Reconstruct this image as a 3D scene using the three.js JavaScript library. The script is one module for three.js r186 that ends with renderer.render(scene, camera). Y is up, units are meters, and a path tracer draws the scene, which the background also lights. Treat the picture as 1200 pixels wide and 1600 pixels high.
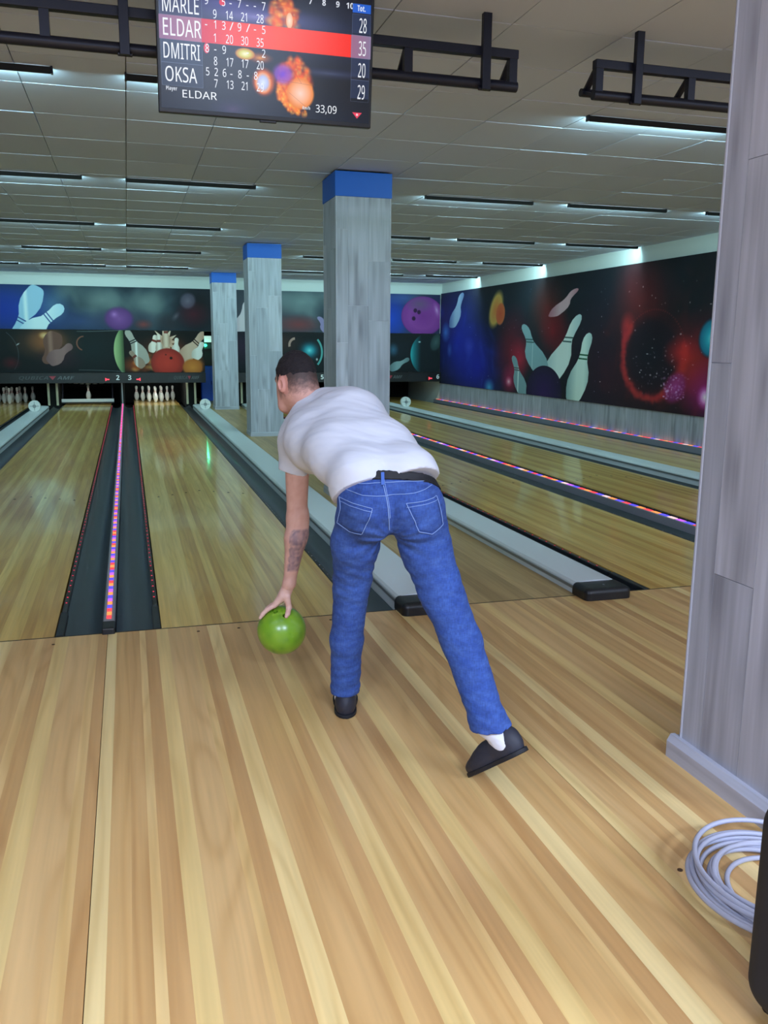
import * as THREE from 'three';
import { mergeGeometries, toCreasedNormals } from 'three/addons/utils/BufferGeometryUtils.js';
import { RoundedBoxGeometry } from 'three/addons/geometries/RoundedBoxGeometry.js';
import { RectAreaLightUniformsLib } from 'three/addons/lights/RectAreaLightUniformsLib.js';
import { ImprovedNoise } from 'three/addons/math/ImprovedNoise.js';
import { Brush, Evaluator, SUBTRACTION } from 'three-bvh-csg';

RectAreaLightUniformsLib.init();
const scene = new THREE.Scene();
scene.background = new THREE.Color(0x000000);

// ------------------------------------------------------------------ camera
const EYE = 1.48;
const camera = new THREE.PerspectiveCamera(2 * Math.atan(800 / 1352.7) * 180 / Math.PI, 1200 / 1600, 0.05, 80);
{
  // rotation: yaw to the right, pitch down, a slight roll
  const m = new THREE.Matrix4().set(
    0.95997565, 0.04595628, -0.27628748, 0,
    0.00769695, 0.98174576, 0.19004215, 0,
    0.27997769, -0.18456241, 0.9420983, 0,
    0, 0, 0, 1);
  camera.quaternion.setFromRotationMatrix(m);
  camera.position.set(0, EYE, 0);
  camera.updateMatrixWorld(true);
}
const renderer = new THREE.WebGLRenderer({ antialias: true });
renderer.toneMapping = THREE.LinearToneMapping;
renderer.toneMappingExposure = 1.0;
renderer.shadowMap.enabled = true;

// ------------------------------------------------------------------ light levels
// baffled strip lights: every row shines away from the players, down the lanes
const LANE_LIGHT = new THREE.Color().setRGB(0.54, 0.95, 0.98);
const NEAR_LIGHT = new THREE.Color().setRGB(0.57, 0.71, 1.0);
const LANE_NITS = 165, BOWLER_NITS = 48, REAR_NITS = 82, SEAT_NITS = 80;

// ------------------------------------------------------------------ helpers
function rng(seed) { let a = seed >>> 0; return () => { a = (a + 0x6D2B79F5) >>> 0; let t = a; t = Math.imul(t ^ (t >>> 15), t | 1); t ^= t + Math.imul(t ^ (t >>> 7), t | 61); return ((t ^ (t >>> 14)) >>> 0) / 4294967296; }; }
const V = (x, y, z) => new THREE.Vector3(x, y, z);
const lerp = (a, b, t) => a + (b - a) * t;
const clamp = (x, a, b) => Math.min(b, Math.max(a, x));
const used = {};
function numbered(name) { if (!(name in used)) { used[name] = 0; return name; } used[name]++; return name + '_' + String(used[name]).padStart(3, '0'); }
function std(o) { return new THREE.MeshStandardMaterial(Object.assign({ roughness: 0.6 }, o)); }
function shade(o) { o.traverse(c => { if (c.isMesh) { c.castShadow = true; c.receiveShadow = true; } }); return o; }
function tag(o, label, category, group) { o.userData.label = label; o.userData.category = category; if (group) o.userData.group = group; return o; }
function thing(name, label, category, pos = [0, 0, 0], turn = 0, group) {
  const o = new THREE.Group(); o.name = numbered(name); o.position.set(...pos); o.rotation.y = turn; scene.add(o);
  return tag(o, label, category, group);
}
function part(name, geo, m, parent, label) {
  const g = Array.isArray(geo) ? mergeGeometries(geo.map(clean), false) : geo;
  const o = new THREE.Mesh(g, m); o.name = name; parent.add(o);
  if (label) o.userData.label = label;
  return o;
}
function clean(g) { const n = g.index ? g.toNonIndexed() : g; for (const k of Object.keys(n.attributes)) if (!['position', 'normal', 'uv'].includes(k)) n.deleteAttribute(k); return n; }
function structure(name, label, category) { const o = new THREE.Group(); o.name = name; scene.add(o); o.userData.kind = 'structure'; return tag(o, label, category); }
// a box from corner to corner, uv in metres
function box(x0, y0, z0, x1, y1, z1, along = 'z', uo = 0, vo = 0) {
  const g = new THREE.BoxGeometry(x1 - x0, y1 - y0, z1 - z0).translate((x0 + x1) / 2, (y0 + y1) / 2, (z0 + z1) / 2);
  return metreUV(g, along, uo, vo);
}
function metreUV(g, along = 'z', uo = 0, vo = 0) {
  const p = g.attributes.position, n = g.attributes.normal, uv = g.attributes.uv;
  for (let i = 0; i < p.count; i++) {
    const ax = Math.abs(n.getX(i)), ay = Math.abs(n.getY(i)), az = Math.abs(n.getZ(i));
    let u, v;
    if (along === 'z') { v = p.getZ(i); u = ay >= ax ? p.getX(i) : p.getY(i); if (az > 0.7) v = p.getY(i); }
    else if (along === 'y') { v = p.getY(i); u = ax > az ? p.getZ(i) : p.getX(i); if (ay > 0.7) v = p.getZ(i); }
    else { v = p.getX(i); u = ay >= az ? p.getZ(i) : p.getY(i); if (ax > 0.7) v = p.getY(i); }
    uv.setXY(i, u + uo, v + vo);
  }
  return g;
}
function rbox(w, h, d, r, x = 0, y = 0, z = 0, seg = 2) { return new RoundedBoxGeometry(w, h, d, seg, r).translate(x, y, z); }
function bar(a, b, w, h) { // rectangular bar from a to b
  const d = b.clone().sub(a), L = d.length(); const g = new THREE.BoxGeometry(w, h, L);
  const q = new THREE.Quaternion().setFromUnitVectors(V(0, 0, 1), d.normalize());
  return g.applyQuaternion(q).translate((a.x + b.x) / 2, (a.y + b.y) / 2, (a.z + b.z) / 2);
}
function cyl(a, b, r0, r1 = r0, seg = 16) {
  const d = b.clone().sub(a), L = d.length(); const g = new THREE.CylinderGeometry(r1, r0, L, seg);
  const q = new THREE.Quaternion().setFromUnitVectors(V(0, 1, 0), d.normalize());
  return g.applyQuaternion(q).translate((a.x + b.x) / 2, (a.y + b.y) / 2, (a.z + b.z) / 2);
}
// extrude an x-y outline along z from z0 to z1
function profile(pts, z0, z1) {
  const s = new THREE.Shape(pts.map(p => new THREE.Vector2(p[0], p[1])));
  return new THREE.ExtrudeGeometry(s, { depth: z1 - z0, bevelEnabled: false }).translate(0, 0, z0);
}
// ------------------------------------------------------------------ textures
function vnoise(seed) {
  const r = rng(seed), P = new Float32Array(65536); for (let i = 0; i < 65536; i++) P[i] = r();
  return (x, y, px, py) => {
    const xi = Math.floor(x), yi = Math.floor(y), fx = x - xi, fy = y - yi, sx = fx * fx * (3 - 2 * fx), sy = fy * fy * (3 - 2 * fy);
    const m = (a, n) => ((a % n) + n) % n, h = (a, b) => P[(m(a, px) * 131 + m(b, py) * 977) & 65535];
    return lerp(lerp(h(xi, yi), h(xi + 1, yi), sx), lerp(h(xi, yi + 1), h(xi + 1, yi + 1), sx), sy);
  };
}
function dataTex(w, h, fn, rw, rh) { // fn -> [r,g,b] 0..1 sRGB ; rw,rh = size in metres
  const d = new Uint8Array(w * h * 4);
  for (let y = 0; y < h; y++) for (let x = 0; x < w; x++) { const c = fn(x / w, y / h); const i = (y * w + x) * 4; for (let k = 0; k < 3; k++) d[i + k] = clamp(Math.round(c[k] * 255), 0, 255); d[i + 3] = 255; }
  const t = new THREE.DataTexture(d, w, h); t.wrapS = t.wrapT = THREE.RepeatWrapping; t.magFilter = THREE.LinearFilter; t.minFilter = THREE.LinearMipmapLinearFilter; t.generateMipmaps = true;
  t.colorSpace = THREE.SRGBColorSpace; t.repeat.set(1 / rw, 1 / rh); t.needsUpdate = true; return t;
}
// board grain: long streaks plus cathedral figure; multiplies the board colour
function grain(seed, strength, figure) {
  const n = vnoise(seed), m = vnoise(seed + 7);
  return dataTex(256, 1024, (u, v) => {
    const a = n(u * 48, v * 6, 48, 6), b = n(u * 110 + 5, v * 14, 110, 14), c = m(u * 9, v * 5, 9, 5);
    const w = m(u * 5, v * 3, 5, 3); const f = Math.pow(Math.abs(Math.sin((u * 7 + w * 2.6 + c * 0.5) * Math.PI)), 6) * figure;
    const g = 1 - strength * (0.6 * a + 0.4 * b) - 0.6 * strength * c - f * 0.6;
    return [g, g - f * 0.25 - 0.02 * c, g - f * 0.55 - 0.05 * c];
  }, 0.62, 2.7);
}
function laminate(seed) { // grey printed timber: long vertical streaks
  const n = vnoise(seed), m = vnoise(seed + 3);
  return dataTex(256, 512, (u, v) => {
    const a = n(u * 26, v * 5, 26, 5), b = n(u * 70, v * 12, 70, 12), c = m(u * 6, v * 3, 6, 3);
    const d = Math.pow(m(u * 12 + 3, v * 7, 12, 7), 4);
    const g = 1.02 - 0.09 * a - 0.05 * b - 0.12 * c - 0.18 * d;
    return [g, g, g + 0.01];
  }, 0.55, 1.9);
}
function canvas(w, h, draw) {
  const c = document.createElement('canvas'); c.width = w; c.height = h; const x = c.getContext('2d'); draw(x, w, h);
  const t = new THREE.CanvasTexture(c); t.colorSpace = THREE.SRGBColorSpace; t.magFilter = THREE.LinearFilter; t.anisotropy = 8; return t;
}

const T = { approach: grain(11, 0.08, 0.07), lane: grain(23, 0.12, 0.05), lamA: laminate(31), lamB: laminate(47) };

// ------------------------------------------------------------------ materials
const M = {};
M.boardLight = [0xf5d592, 0xefcd88, 0xf7da9a].map(c => std({ color: c, map: T.approach, roughness: 0.33 }));
M.boardPale = [0xecc584, 0xe8c07e, 0xefc988].map(c => std({ color: c, map: T.approach, roughness: 0.33 }));
M.boardTan = [0xe0b476, 0xdbae71, 0xe4ba7e].map(c => std({ color: c, map: T.approach, roughness: 0.33 }));
M.boardDark = [0xd8aa6e, 0xdcaf73, 0xd3a46a].map(c => std({ color: c, map: T.approach, roughness: 0.33 }));
M.laneBoard = [0xfad680, 0xf0c870, 0xe6b962, 0xf6d078, 0xdeae5a].map(c => new THREE.MeshPhysicalMaterial({ color: c, map: T.lane, roughness: 0.4, clearcoat: 0.6, clearcoatRoughness: 0.09 }));
M.service = [0xc0a06a, 0xb59661, 0xcbab74].map(c => std({ color: c, map: T.lane, roughness: 0.4 }));
M.grey = [[0xc4c6d0, T.lamA], [0xbcbfca, T.lamB], [0xc9cad4, T.lamB], [0xc1c3ce, T.lamA]].map(([c, t]) => std({ color: c, map: t, roughness: 0.45 }));
M.seam = std({ color: 0xd6d6de, roughness: 0.6 });
M.slab = std({ color: 0x1c1a18, roughness: 0.95 });
M.wall = std({ color: 0xcbd2d0, roughness: 0.9 });
M.darkWall = std({ color: 0x6b6d72, roughness: 0.9 });
M.tile = [0xc6cce0, 0xc2c8dc, 0xc9cfe3].map(c => std({ color: c, roughness: 0.85 }));
M.grid = std({ color: 0xd6d4d0, roughness: 0.7 });
M.black = std({ color: 0x0c0d10, roughness: 0.5 });
M.baffle = std({ color: 0x050506, roughness: 0.7 });
M.blackMatte = std({ color: 0x08090b, roughness: 0.9 });
M.blackPlastic = std({ color: 0x17181c, roughness: 0.38 });
M.navyMetal = std({ color: 0x1a1c2a, roughness: 0.42, metalness: 0.3 });
M.gutter = std({ color: 0x333c44, roughness: 0.32 });
M.strip = std({ color: 0x101216, roughness: 0.35 });
M.rail = std({ color: 0xd8dfe2, roughness: 0.42 });
M.railEdge = std({ color: 0x8c9294, roughness: 0.35, metalness: 0.5 });
M.alu = std({ color: 0xa9a7b4, roughness: 0.35, metalness: 0.4 });
M.blue = std({ color: 0x0a58b8, roughness: 0.5 });
M.pin = std({ color: 0xf0efe9, roughness: 0.25 });
M.pinRed = std({ color: 0xb01a22, roughness: 0.3 });
M.white = std({ color: 0xdfe2e0, roughness: 0.5 });
M.tubeGlow = std({ color: 0xffffff, emissive: new THREE.Color().setRGB(0.8, 1, 0.92), emissiveIntensity: 1.5 });

// ------------------------------------------------------------------ layout (metres)
const FOUL = -4.52, LANE_END = -23.9, WALL_X = 7.86, LEFT_X = -4.6, ROOM_BACK = -25, ROOM_FRONT = 5.2, CEIL = 3.02, FACE = -21.6;
const LANES = [[-3.32, -2.254], [-1.492, -0.426], [0.108, 1.174], [3.06, 4.126], [4.66, 5.726], [6.48, 7.546]];
const GUT = 0.235;

// ------------------------------------------------------------------ approach floor
{
  const fl = structure('floor', 'pale and tan wooden boards of the bowling approach', 'floor');
  part('base_slab', box(LEFT_X - 0.2, -0.4, ROOM_BACK - 0.2, WALL_X + 0.2, -0.16, ROOM_FRONT + 0.2), M.slab, fl);
  part('approach_bed', box(LEFT_X, -0.16, FOUL + 0.012, WALL_X, -0.018, ROOM_FRONT), M.slab, fl);
  const r = rng(5);
  const P = 1.556, seam0 = -0.163;
  // one 1.556 m panel of printed boards: [width, tone]; tones 0 light, 1 tan, 2 dark tan
  const run = [[.046, 0], [.061, 1], [.050, 2], [.029, 0], [.056, 2], [.058, 0], [.113, 1], [.032, 0], [.057, 2], [.065, 0], [.120, 1], [.032, 0], [.052, 2], [.066, 0], [.112, 1], [.033, 0], [.056, 2], [.064, 0], [.115, 1], [.033, 0], [.055, 2], [.063, 0], [.110, 1], [.034, 0], [.044, 2]];
  const tot = run.reduce((s, q) => s + q[0], 0);
  for (let k = -3; k <= 5; k++) {
    let x = seam0 + k * P;
    run.forEach(([w0, tone], i) => {
      const w = w0 * P / tot; let x0 = x, x1 = x + w; x = x1;
      if (i === 0) x0 += 0.0012; if (i === run.length - 1) x1 -= 0.0012;
      if (x1 < LEFT_X || x0 > WALL_X) return; x0 = Math.max(x0, LEFT_X); x1 = Math.min(x1, WALL_X - 0.03);
      if (x1 - x0 < 0.01) return;
      const set = tone === 0 && w0 < 0.04 ? M.boardPale : [M.boardLight, M.boardTan, M.boardDark][tone];
      part('board', box(x0, -0.018, FOUL + 0.012, x1, 0, ROOM_FRONT, 'z', r() * 3, r() * 5), set[Math.floor(r() * 3)], fl);
    });
  }
  part('foul_line', box(LEFT_X, -0.03, FOUL + 0.0005, WALL_X - 0.03, 0.0003, FOUL + 0.0115), std({ color: 0x2a1d12, roughness: 0.6 }), fl, 'dark foul line');
  // locator dots and fixing marks let into the boards
  const dot = new THREE.CylinderGeometry(0.008, 0.008, 0.003, 12), dm = std({ color: 0x4a3320, roughness: 0.6 });
  for (const [x, z] of [[-0.75, -4.4], [-0.42, -4.4], [0.29, -4.42], [0.5, -4.42], [0.65, -4.43], [0.82, -4.43], [1.0, -4.43], [1.46, -1.92]]) { const d = part('locator_dot', dot, dm, fl); d.position.set(x, 0.0002, z); }
}
// ------------------------------------------------------------------ lanes
{
  const names = ['leftmost bowling lane beyond the pale rail, cut by the left edge', 'wooden bowling lane with the lowered pin sweep at its end', 'wooden bowling lane with ten standing pins, ahead of the bowler', 'wooden bowling lane just right of the square columns', 'wooden bowling lane between the lit divider and the far pale rail', 'wooden bowling lane nearest the mural on the side wall'];
  const r = rng(77);
  LANES.forEach(([a, b], i) => {
    const L = thing('bowling_lane', names[i], 'lane', [(a + b) / 2, 0, FOUL]);
    const n = 20, w = (b - a) / n; let prev = -1;
    part('lane_bed', box(-(b - a) / 2 + 0.005, -0.16, LANE_END - FOUL, (b - a) / 2 - 0.005, -0.03, -0.002), M.slab, L);
    for (let k = 0; k < n; k++) {
      let q = Math.floor(r() * 5); if (q === prev) q = (q + 2) % 5; prev = q;
      part('board', box(-(b - a) / 2 + k * w, -0.03, LANE_END - FOUL, -(b - a) / 2 + (k + 1) * w, 0, 0, 'z', r() * 3, r() * 5), M.laneBoard[q], L);
    }
    const tri = new THREE.CylinderGeometry(0.017, 0.017, 0.002, 3), dm = std({ color: 0x2a1f17, roughness: 0.5 });
    for (let k = 0; k < 7; k++) { const d = part('lane_arrow', tri, dm, L); d.position.set((k - 3) * 0.137, 0.0003, -4.1 - 0.28 * (1 - Math.abs(k - 3) / 3)); d.rotation.y = Math.PI; d.scale.set(0.8, 1, 1.7); }
  });
}
// the strip of floor in which the columns stand
{
  const S = thing('service_floor_strip', 'dull brown wooden strip in which the square columns stand, between two pale rails', 'floor', [2.13, 0, FOUL]);
  const r = rng(9); const w = 0.82 / 9;
  part('strip_bed', box(-0.405, -0.16, ROOM_BACK + 0.8 - FOUL, 0.405, -0.03, -0.002), M.slab, S);
  for (let k = 0; k < 9; k++) part('board', box(-0.41 + k * w, -0.03, ROOM_BACK + 0.8 - FOUL, -0.41 + (k + 1) * w, 0, 0, 'z', r() * 3, r() * 5), M.service[Math.floor(r() * 3)], S);
}
// ------------------------------------------------------------------ gutters with red edge lights
{
  const redGlow = std({ color: 0x3a0508, emissive: new THREE.Color().setRGB(1, 0.05, 0.10), emissiveIntensity: 1.1 });
  const unlit = std({ color: 0x9a8f90, roughness: 0.4 });
  function gutter(x0, side, label, lit) { // side: +1 lane edge lies on the right (x1), -1 on the left
    const G = thing('lane_gutter', label, 'gutter', [x0 + GUT / 2, 0, FOUL]);
    const h = GUT / 2, pts = [], N = 12;
    for (let i = 0; i <= N; i++) { const t = -1 + 2 * i / N; pts.push([t * (h - 0.004), -0.022 - 0.055 * (1 - Math.pow(Math.abs(t), 2.4))]); }
    const shell = pts.concat([[h - 0.004, -0.16], [-h + 0.004, -0.16]]);
    part('trough', toCreasedNormals(profile(shell, -17.4, -0.002), 0.5), M.gutter, G);
    const sx = side * (h - 0.022);
    part('edge_strip', rbox(0.03, 0.028, 16.9, 0.005).translate(sx, -0.018, -8.9), M.strip, G);
    part('strip_end_cover', rbox(0.042, 0.036, 0.42, 0.006).translate(sx - side * 0.002, -0.018, -0.215), M.blackPlastic, G);
    const dots = []; let z = -0.62; let k = 0;
    while (z > -17.2) { dots.push(new THREE.SphereGeometry(0.0055, 6, 4).scale(1, 0.5, 1.3).translate(sx, -0.0035, z)); z -= 0.115 + 0.012 * ((k++) % 3); }
    const d = part('red_led_lights', dots, lit ? redGlow : unlit, G, lit ? 'row of small glowing red lights' : 'row of small unlit lamps'); d.userData.kind = 'stuff';
    return G;
  }
  gutter(LANES[0][1], -1, 'dark gutter along the right side of the leftmost lane');
  gutter(LANES[1][0] - GUT, 1, 'dark gutter left of the lane with the lowered sweep');
  gutter(LANES[1][1], -1, 'dark gutter on the left side of the lit divider in the left foreground', true);
  gutter(LANES[2][0] - GUT, 1, 'dark gutter on the right side of the lit divider in the left foreground', true);
  gutter(LANES[2][1], -1, 'dark gutter between the bowler\'s lane and the pale rail behind his legs');
  gutter(LANES[3][0] - GUT, 1, 'dark gutter with red lights beside the pale rail right of the bowler', true);
  gutter(LANES[3][1], -1, 'dark gutter on the near side of the lit divider behind the bowler');
  gutter(LANES[4][0] - GUT, 1, 'dark gutter hidden on the far side of the lit divider behind the bowler');
  gutter(LANES[4][1], -1, 'dark gutter on the near side of the far right pale rail');
  gutter(LANES[5][0] - GUT, 1, 'dark gutter on the far side of the far right pale rail');
  gutter(LANES[5][1], -1, 'dark gutter beneath the lit divider along the mural wall');
}
// ------------------------------------------------------------------ lit dividers
{
  const cols = { r: [1, 0.06, 0.08], o: [1, 0.32, 0.08], b: [0.10, 0.08, 1], v: [0.55, 0.12, 0.9], w: [0.95, 0.6, 0.62], p: [1, 0.10, 0.42] };
  const glow = {}; for (const k in cols) glow[k] = std({ color: 0x221418, emissive: new THREE.Color().setRGB(...cols[k]), emissiveIntensity: 1.3 });
  function divider(x, label, seq, far, yTop, wide) {
    const pitch = wide > 0.04 ? 0.12 : 0.066, block = rbox(wide, 0.006, pitch * 0.78, 0.002, 0, 0, 0, 1);
    const D = thing('lit_divider', label, 'divider', [x, -0.1, FOUL]);
    const t = yTop + 0.1;
    part('body', toCreasedNormals(profile([[-0.030, 0], [0.030, 0], [0.030, t - 0.006], [0.024, t], [-0.024, t], [-0.030, t - 0.006]], -17.4, -0.10), 0.4), M.alu, D);
    part('end_cap', rbox(0.064, t + 0.004, 0.13, 0.008, 0, t / 2 + 0.001, -0.035), M.blackPlastic, D);
    const rest = {}; let z = -0.17, k = 0;
    while (z > -17.3) {
      const s = z < -9.5 && far ? far : seq; const c = s[k % s.length]; k++;
      const count = k;
      if (count <= 130) { const b = part('led_light', block, glow[c], D); b.position.set(0, t + 0.001, z); }
      else (rest[c] = rest[c] || []).push(block.clone().translate(0, t + 0.001, z));
      z -= pitch;
    }
    for (const c in rest) { const o = part('distant_led_lights', rest[c], glow[c], D); o.userData.kind = 'stuff'; }
    return D;
  }
  divider(-0.159, 'divider of coloured lights running between the two lanes on the left', 'rorbovbovborbovb', 'prppvprp', 0.03, 0.026);
  divider(4.393, 'divider of coloured lights crossing behind the bowler\'s hips', 'robrbowbrorbvwbo', null, 0.05, 0.046);
  divider(WALL_X - 0.046, 'divider of coloured lights along the foot of the side wall', 'rrbowrbrorwbrrob', null, 0.07, 0.046);
}
// ------------------------------------------------------------------ pale rails (covered ball return tracks)
{
  function rail(x0, x1, label, capped) {
    const R = thing('pale_rail', label, 'rail', [(x0 + x1) / 2, -0.1, FOUL]);
    const h = (x1 - x0) / 2, t = 0.175;
    part('cover', toCreasedNormals(profile([[-h, 0], [h, 0], [h, t - 0.018], [h - 0.012, t - 0.004], [h * 0.5, t + 0.004], [0, t + 0.006], [-h * 0.5, t + 0.004], [-h + 0.012, t - 0.004], [-h, t - 0.018]], -16.2, -0.02), 0.5), M.rail, R);
    part('side_edge', box(-h - 0.008, t - 0.045, -16.2, -h, t - 0.028, -0.04), M.railEdge, R); part('side_edge', box(h, t - 0.045, -16.2, h + 0.008, t - 0.028, -0.04), M.railEdge, R);
    const cap = rbox(h * 2 + 0.03, t - 0.075, 0.20, 0.035, 0, t - 0.075 / 2 - 0.0145, 0.045, 4); // rounded black nose
    part('end_cap', cap, M.blackPlastic, R, 'black rounded end cap');
    const bolt = part('cap_screw', new THREE.CylinderGeometry(0.006, 0.006, 0.004, 10), M.railEdge, R); bolt.position.set(0, t + 0.0, 0.07);
    // round white fitting on the far end
    const w = part('end_wheel', new THREE.CylinderGeometry(0.115, 0.115, 0.09, 28).rotateX(Math.PI / 2).translate(0, t + 0.11, -14.6), M.white, R, 'round white fitting');
    part('hub', [new THREE.CylinderGeometry(0.035, 0.035, 0.02, 16).rotateX(Math.PI / 2).translate(0, t + 0.11, -14.55), box(-0.09, t + 0.105, -14.56, 0.09, t + 0.115, -14.55), box(-0.005, t + 0.02, -14.56, 0.005, t + 0.2, -14.55)], M.railEdge, w);
    return R;
  }
  rail(-2.014, -1.732, 'pale grey rail at the left edge, between the two leftmost lanes');
  rail(1.414, 1.715, 'pale grey rail with black nose behind the bowler\'s legs');
  rail(2.545, 2.82, 'pale grey rail with black nose right of the bowler');
  rail(5.966, 6.24, 'pale grey rail between the two lanes nearest the mural wall');
}
// ------------------------------------------------------------------ walls
const wallRight = structure('wall_right', 'white side wall above and behind the dark mural', 'wall');
part('wall_body', box(WALL_X, -0.16, ROOM_BACK, WALL_X + 0.2, CEIL + 0.08, ROOM_FRONT), M.wall, wallRight);
{
  const clad = structure('trim_1', 'grey timber cladding along the foot of the side wall', 'cladding');
  const r = rng(41); let z = FACE - 0.05, k = 0;
  while (z < -3) { const w = 0.185; const m = M.grey[Math.floor(r() * 4)]; part('plank', box(WALL_X - 0.012, -0.02, z, WALL_X, 0.5, z + w - 0.002, 'y', r() * 2, r() * 3), m, clad); z += w; k++; }
}
{
  const w = structure('wall_left', 'plain grey side wall left of the lanes', 'wall');
  part('wall_body', box(LEFT_X - 0.2, -0.16, ROOM_BACK, LEFT_X, CEIL + 0.08, ROOM_FRONT), M.darkWall, w);
  const f = structure('wall_front', 'plain wall closing the hall behind the camera', 'wall');
  part('wall_body', box(LEFT_X - 0.2, -0.16, ROOM_FRONT, WALL_X + 0.2, CEIL + 0.08, ROOM_FRONT + 0.2), M.darkWall, f);
  const b = structure('wall_back', 'black wall behind the pin machines', 'wall');
  part('wall_body', box(LEFT_X - 0.2, -0.16, ROOM_BACK - 0.2, WALL_X + 0.2, CEIL + 0.08, ROOM_BACK), M.blackMatte, b);
  const s = structure('wall_soffit', 'white wall strip above the printed panels at the lane ends', 'wall');
  part('wall_body', box(LEFT_X, 1.76, FACE - 0.3, WALL_X, CEIL + 0.05, FACE - 0.06), M.wall, s);
}
// ------------------------------------------------------------------ ceiling of separate panels
{
  const c = structure('ceiling', 'dim grey panelled ceiling', 'ceiling');
  part('ceiling_slab', box(LEFT_X - 0.2, CEIL + 0.045, ROOM_BACK - 0.2, WALL_X + 0.2, CEIL + 0.25, ROOM_FRONT + 0.2), M.grid, c);
  const zs = [5.2, 4.4, 3.6, 2.9, 2.2, 1.5, 0.8, 0.1, -0.6, -1.2, -1.85, -2.45, -3.05, -3.65, -4.25, -4.84, -5.44, -6.03]; while (zs[zs.length - 1] > FACE) zs.push(zs[zs.length - 1] - 0.735);
  const r = rng(61), list = [], p = new THREE.Vector3();
  for (let i = 0; i + 1 < zs.length; i++) for (let k = -8; k < 13; k++) {
    const x0 = 0.067 + 0.605 * k + 0.003, x1 = x0 + 0.599; if (x1 > WALL_X + 0.3 || x0 < LEFT_X - 0.5) continue;
    let z1 = zs[i] - 0.003, z0 = zs[i + 1] + 0.003; if (z0 < FACE - 0.06) z0 = FACE - 0.06;
    const near = 0.0005 + r() * r() * 0.0045, skew = (r() - 0.5) * 0.003, mi = Math.floor(r() * 3);
    const g = new THREE.BoxGeometry(Math.min(x1, WALL_X) - Math.max(x0, LEFT_X), 0.018, z1 - z0).translate((Math.min(x1, WALL_X) + Math.max(x0, LEFT_X)) / 2, CEIL + 0.012, (z0 + z1) / 2);
    const a = g.attributes.position; for (let q = 0; q < a.count; q++) { const t = (a.getZ(q) - z0) / (z1 - z0), s = (a.getX(q) - x0) / (x1 - x0); a.setY(q, a.getY(q) - near * t - skew * s); } // panels hang a little askew
    g.computeVertexNormals();
    p.set((x0 + x1) / 2, CEIL, (z0 + z1) / 2); const d = p.distanceTo(camera.position); const e = p.clone().project(camera); const seen = d > 2 && z1 < -3 && Math.abs(e.x) < 1.15 && Math.abs(e.y) < 1.25;
    list.push({ g, d, seen, mi });
  }
  const vis = list.filter(q => q.seen).sort((a, b) => a.d - b.d), keep = new Set(vis.slice(0, 290)), rest = [];
  for (const q of list) if (keep.has(q)) part('ceiling_panel', q.g, M.tile[q.mi], c); else rest.push(q.g);
  const o = part('distant_ceiling_panels', rest, M.tile[0], c); o.userData.kind = 'stuff';
}
// ------------------------------------------------------------------ square columns
{
  const W = 0.52;
  function column(x0, zf, label, seed, band, skirt) {
    const C = thing('square_column', label, 'column', [x0 + W / 2, 0, zf - W / 2]);
    const h = W / 2, top = CEIL - 0.012, r = rng(seed), t = 0.004, i = h - t;
    part('core', box(-i, 0, -i, i, top, i), M.seam, C);
    for (let f = 0; f < 4; f++) {
      const ws = [0.115, 0.195, 0.21]; let u = -h + (f % 2 ? 0 : 0);
      ws.forEach((w, j) => {
        const u0 = Math.max(u, f % 2 ? -h : -i), u1 = Math.min(u + w - 0.0016, f % 2 ? h : i); u += w;
        const joints = f === 3 && seed === 101 ? [[0, 1.43, top], [0, 0.73, 2.05, top], [0, 1.62, top]][j] : [[0, 1.15 + r() * 0.5, 2.4 + r() * 0.2, top], [0, 0.5 + r() * 0.4, 1.8 + r() * 0.3, top], [0, 0.9 + r() * 0.8, 2.2 + r() * 0.3, top]][j];
        for (let k = 0; k + 1 < joints.length; k++) {
          const y0 = joints[k], y1 = joints[k + 1] - 0.002, m = M.grey[Math.floor(r() * 4)], uo = r() * 3, vo = r() * 4;
          // f: 0 front (+z), 1 right (+x), 2 back (-z), 3 left (-x)
          const g = f === 0 ? box(u0, y0, i, u1, y1, h, 'y', uo, vo) : f === 2 ? box(u0, y0, -h, u1, y1, -i, 'y', uo, vo) : f === 1 ? box(i, y0, u0, h, y1, u1, 'y', uo, vo) : box(-h, y0, u0, -i, y1, u1, 'y', uo, vo);
          part('plank', g, m, C);
        }
      });
    }
    // pale corner beads
    for (const [a, b] of [[-1, -1], [1, -1], [1, 1], [-1, 1]]) part('corner_bead', cyl(V(a * (h - 0.004), 0, b * (h - 0.004)), V(a * (h - 0.004), top, b * (h - 0.004)), 0.008, 0.008, 8), M.grey[2], C);
    if (band) part('blue_band', rbox(W + 0.016, 0.215, W + 0.016, 0.003, 0, top - 0.1075, 0), M.blue, C, 'bright blue painted band under the ceiling');
    const s = skirt ? 0.085 : 0.07, o = skirt ? 0.032 : 0.012;
    for (let f = 0; f < 4; f++) {
      const m = M.grey[f];
      const e = f % 2 ? h : h + o, pr = profile([[0, 0], [o, 0], [o, s * 0.72], [o * 0.55, s], [0, s]], -e, e);
      metreUV(pr, 'z', r() * 2, r() * 2); pr.translate(h, 0, 0); pr.rotateY(f * Math.PI / 2);
      part('skirting', pr, m, C);
    }
    return C;
  }
  column(1.87, -2.0, 'large grey timber-clad column at the right edge of the picture', 101, true, true);
  column(1.87, -8.0, 'nearer grey column with blue band behind the bowler, widest of the three', 102, true);
  column(1.87, -14.02, 'middle grey column with blue band, left of the widest one', 103, true);
  column(1.87, -19.98, 'farthest and narrowest grey column with blue band', 104, true);
}
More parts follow.
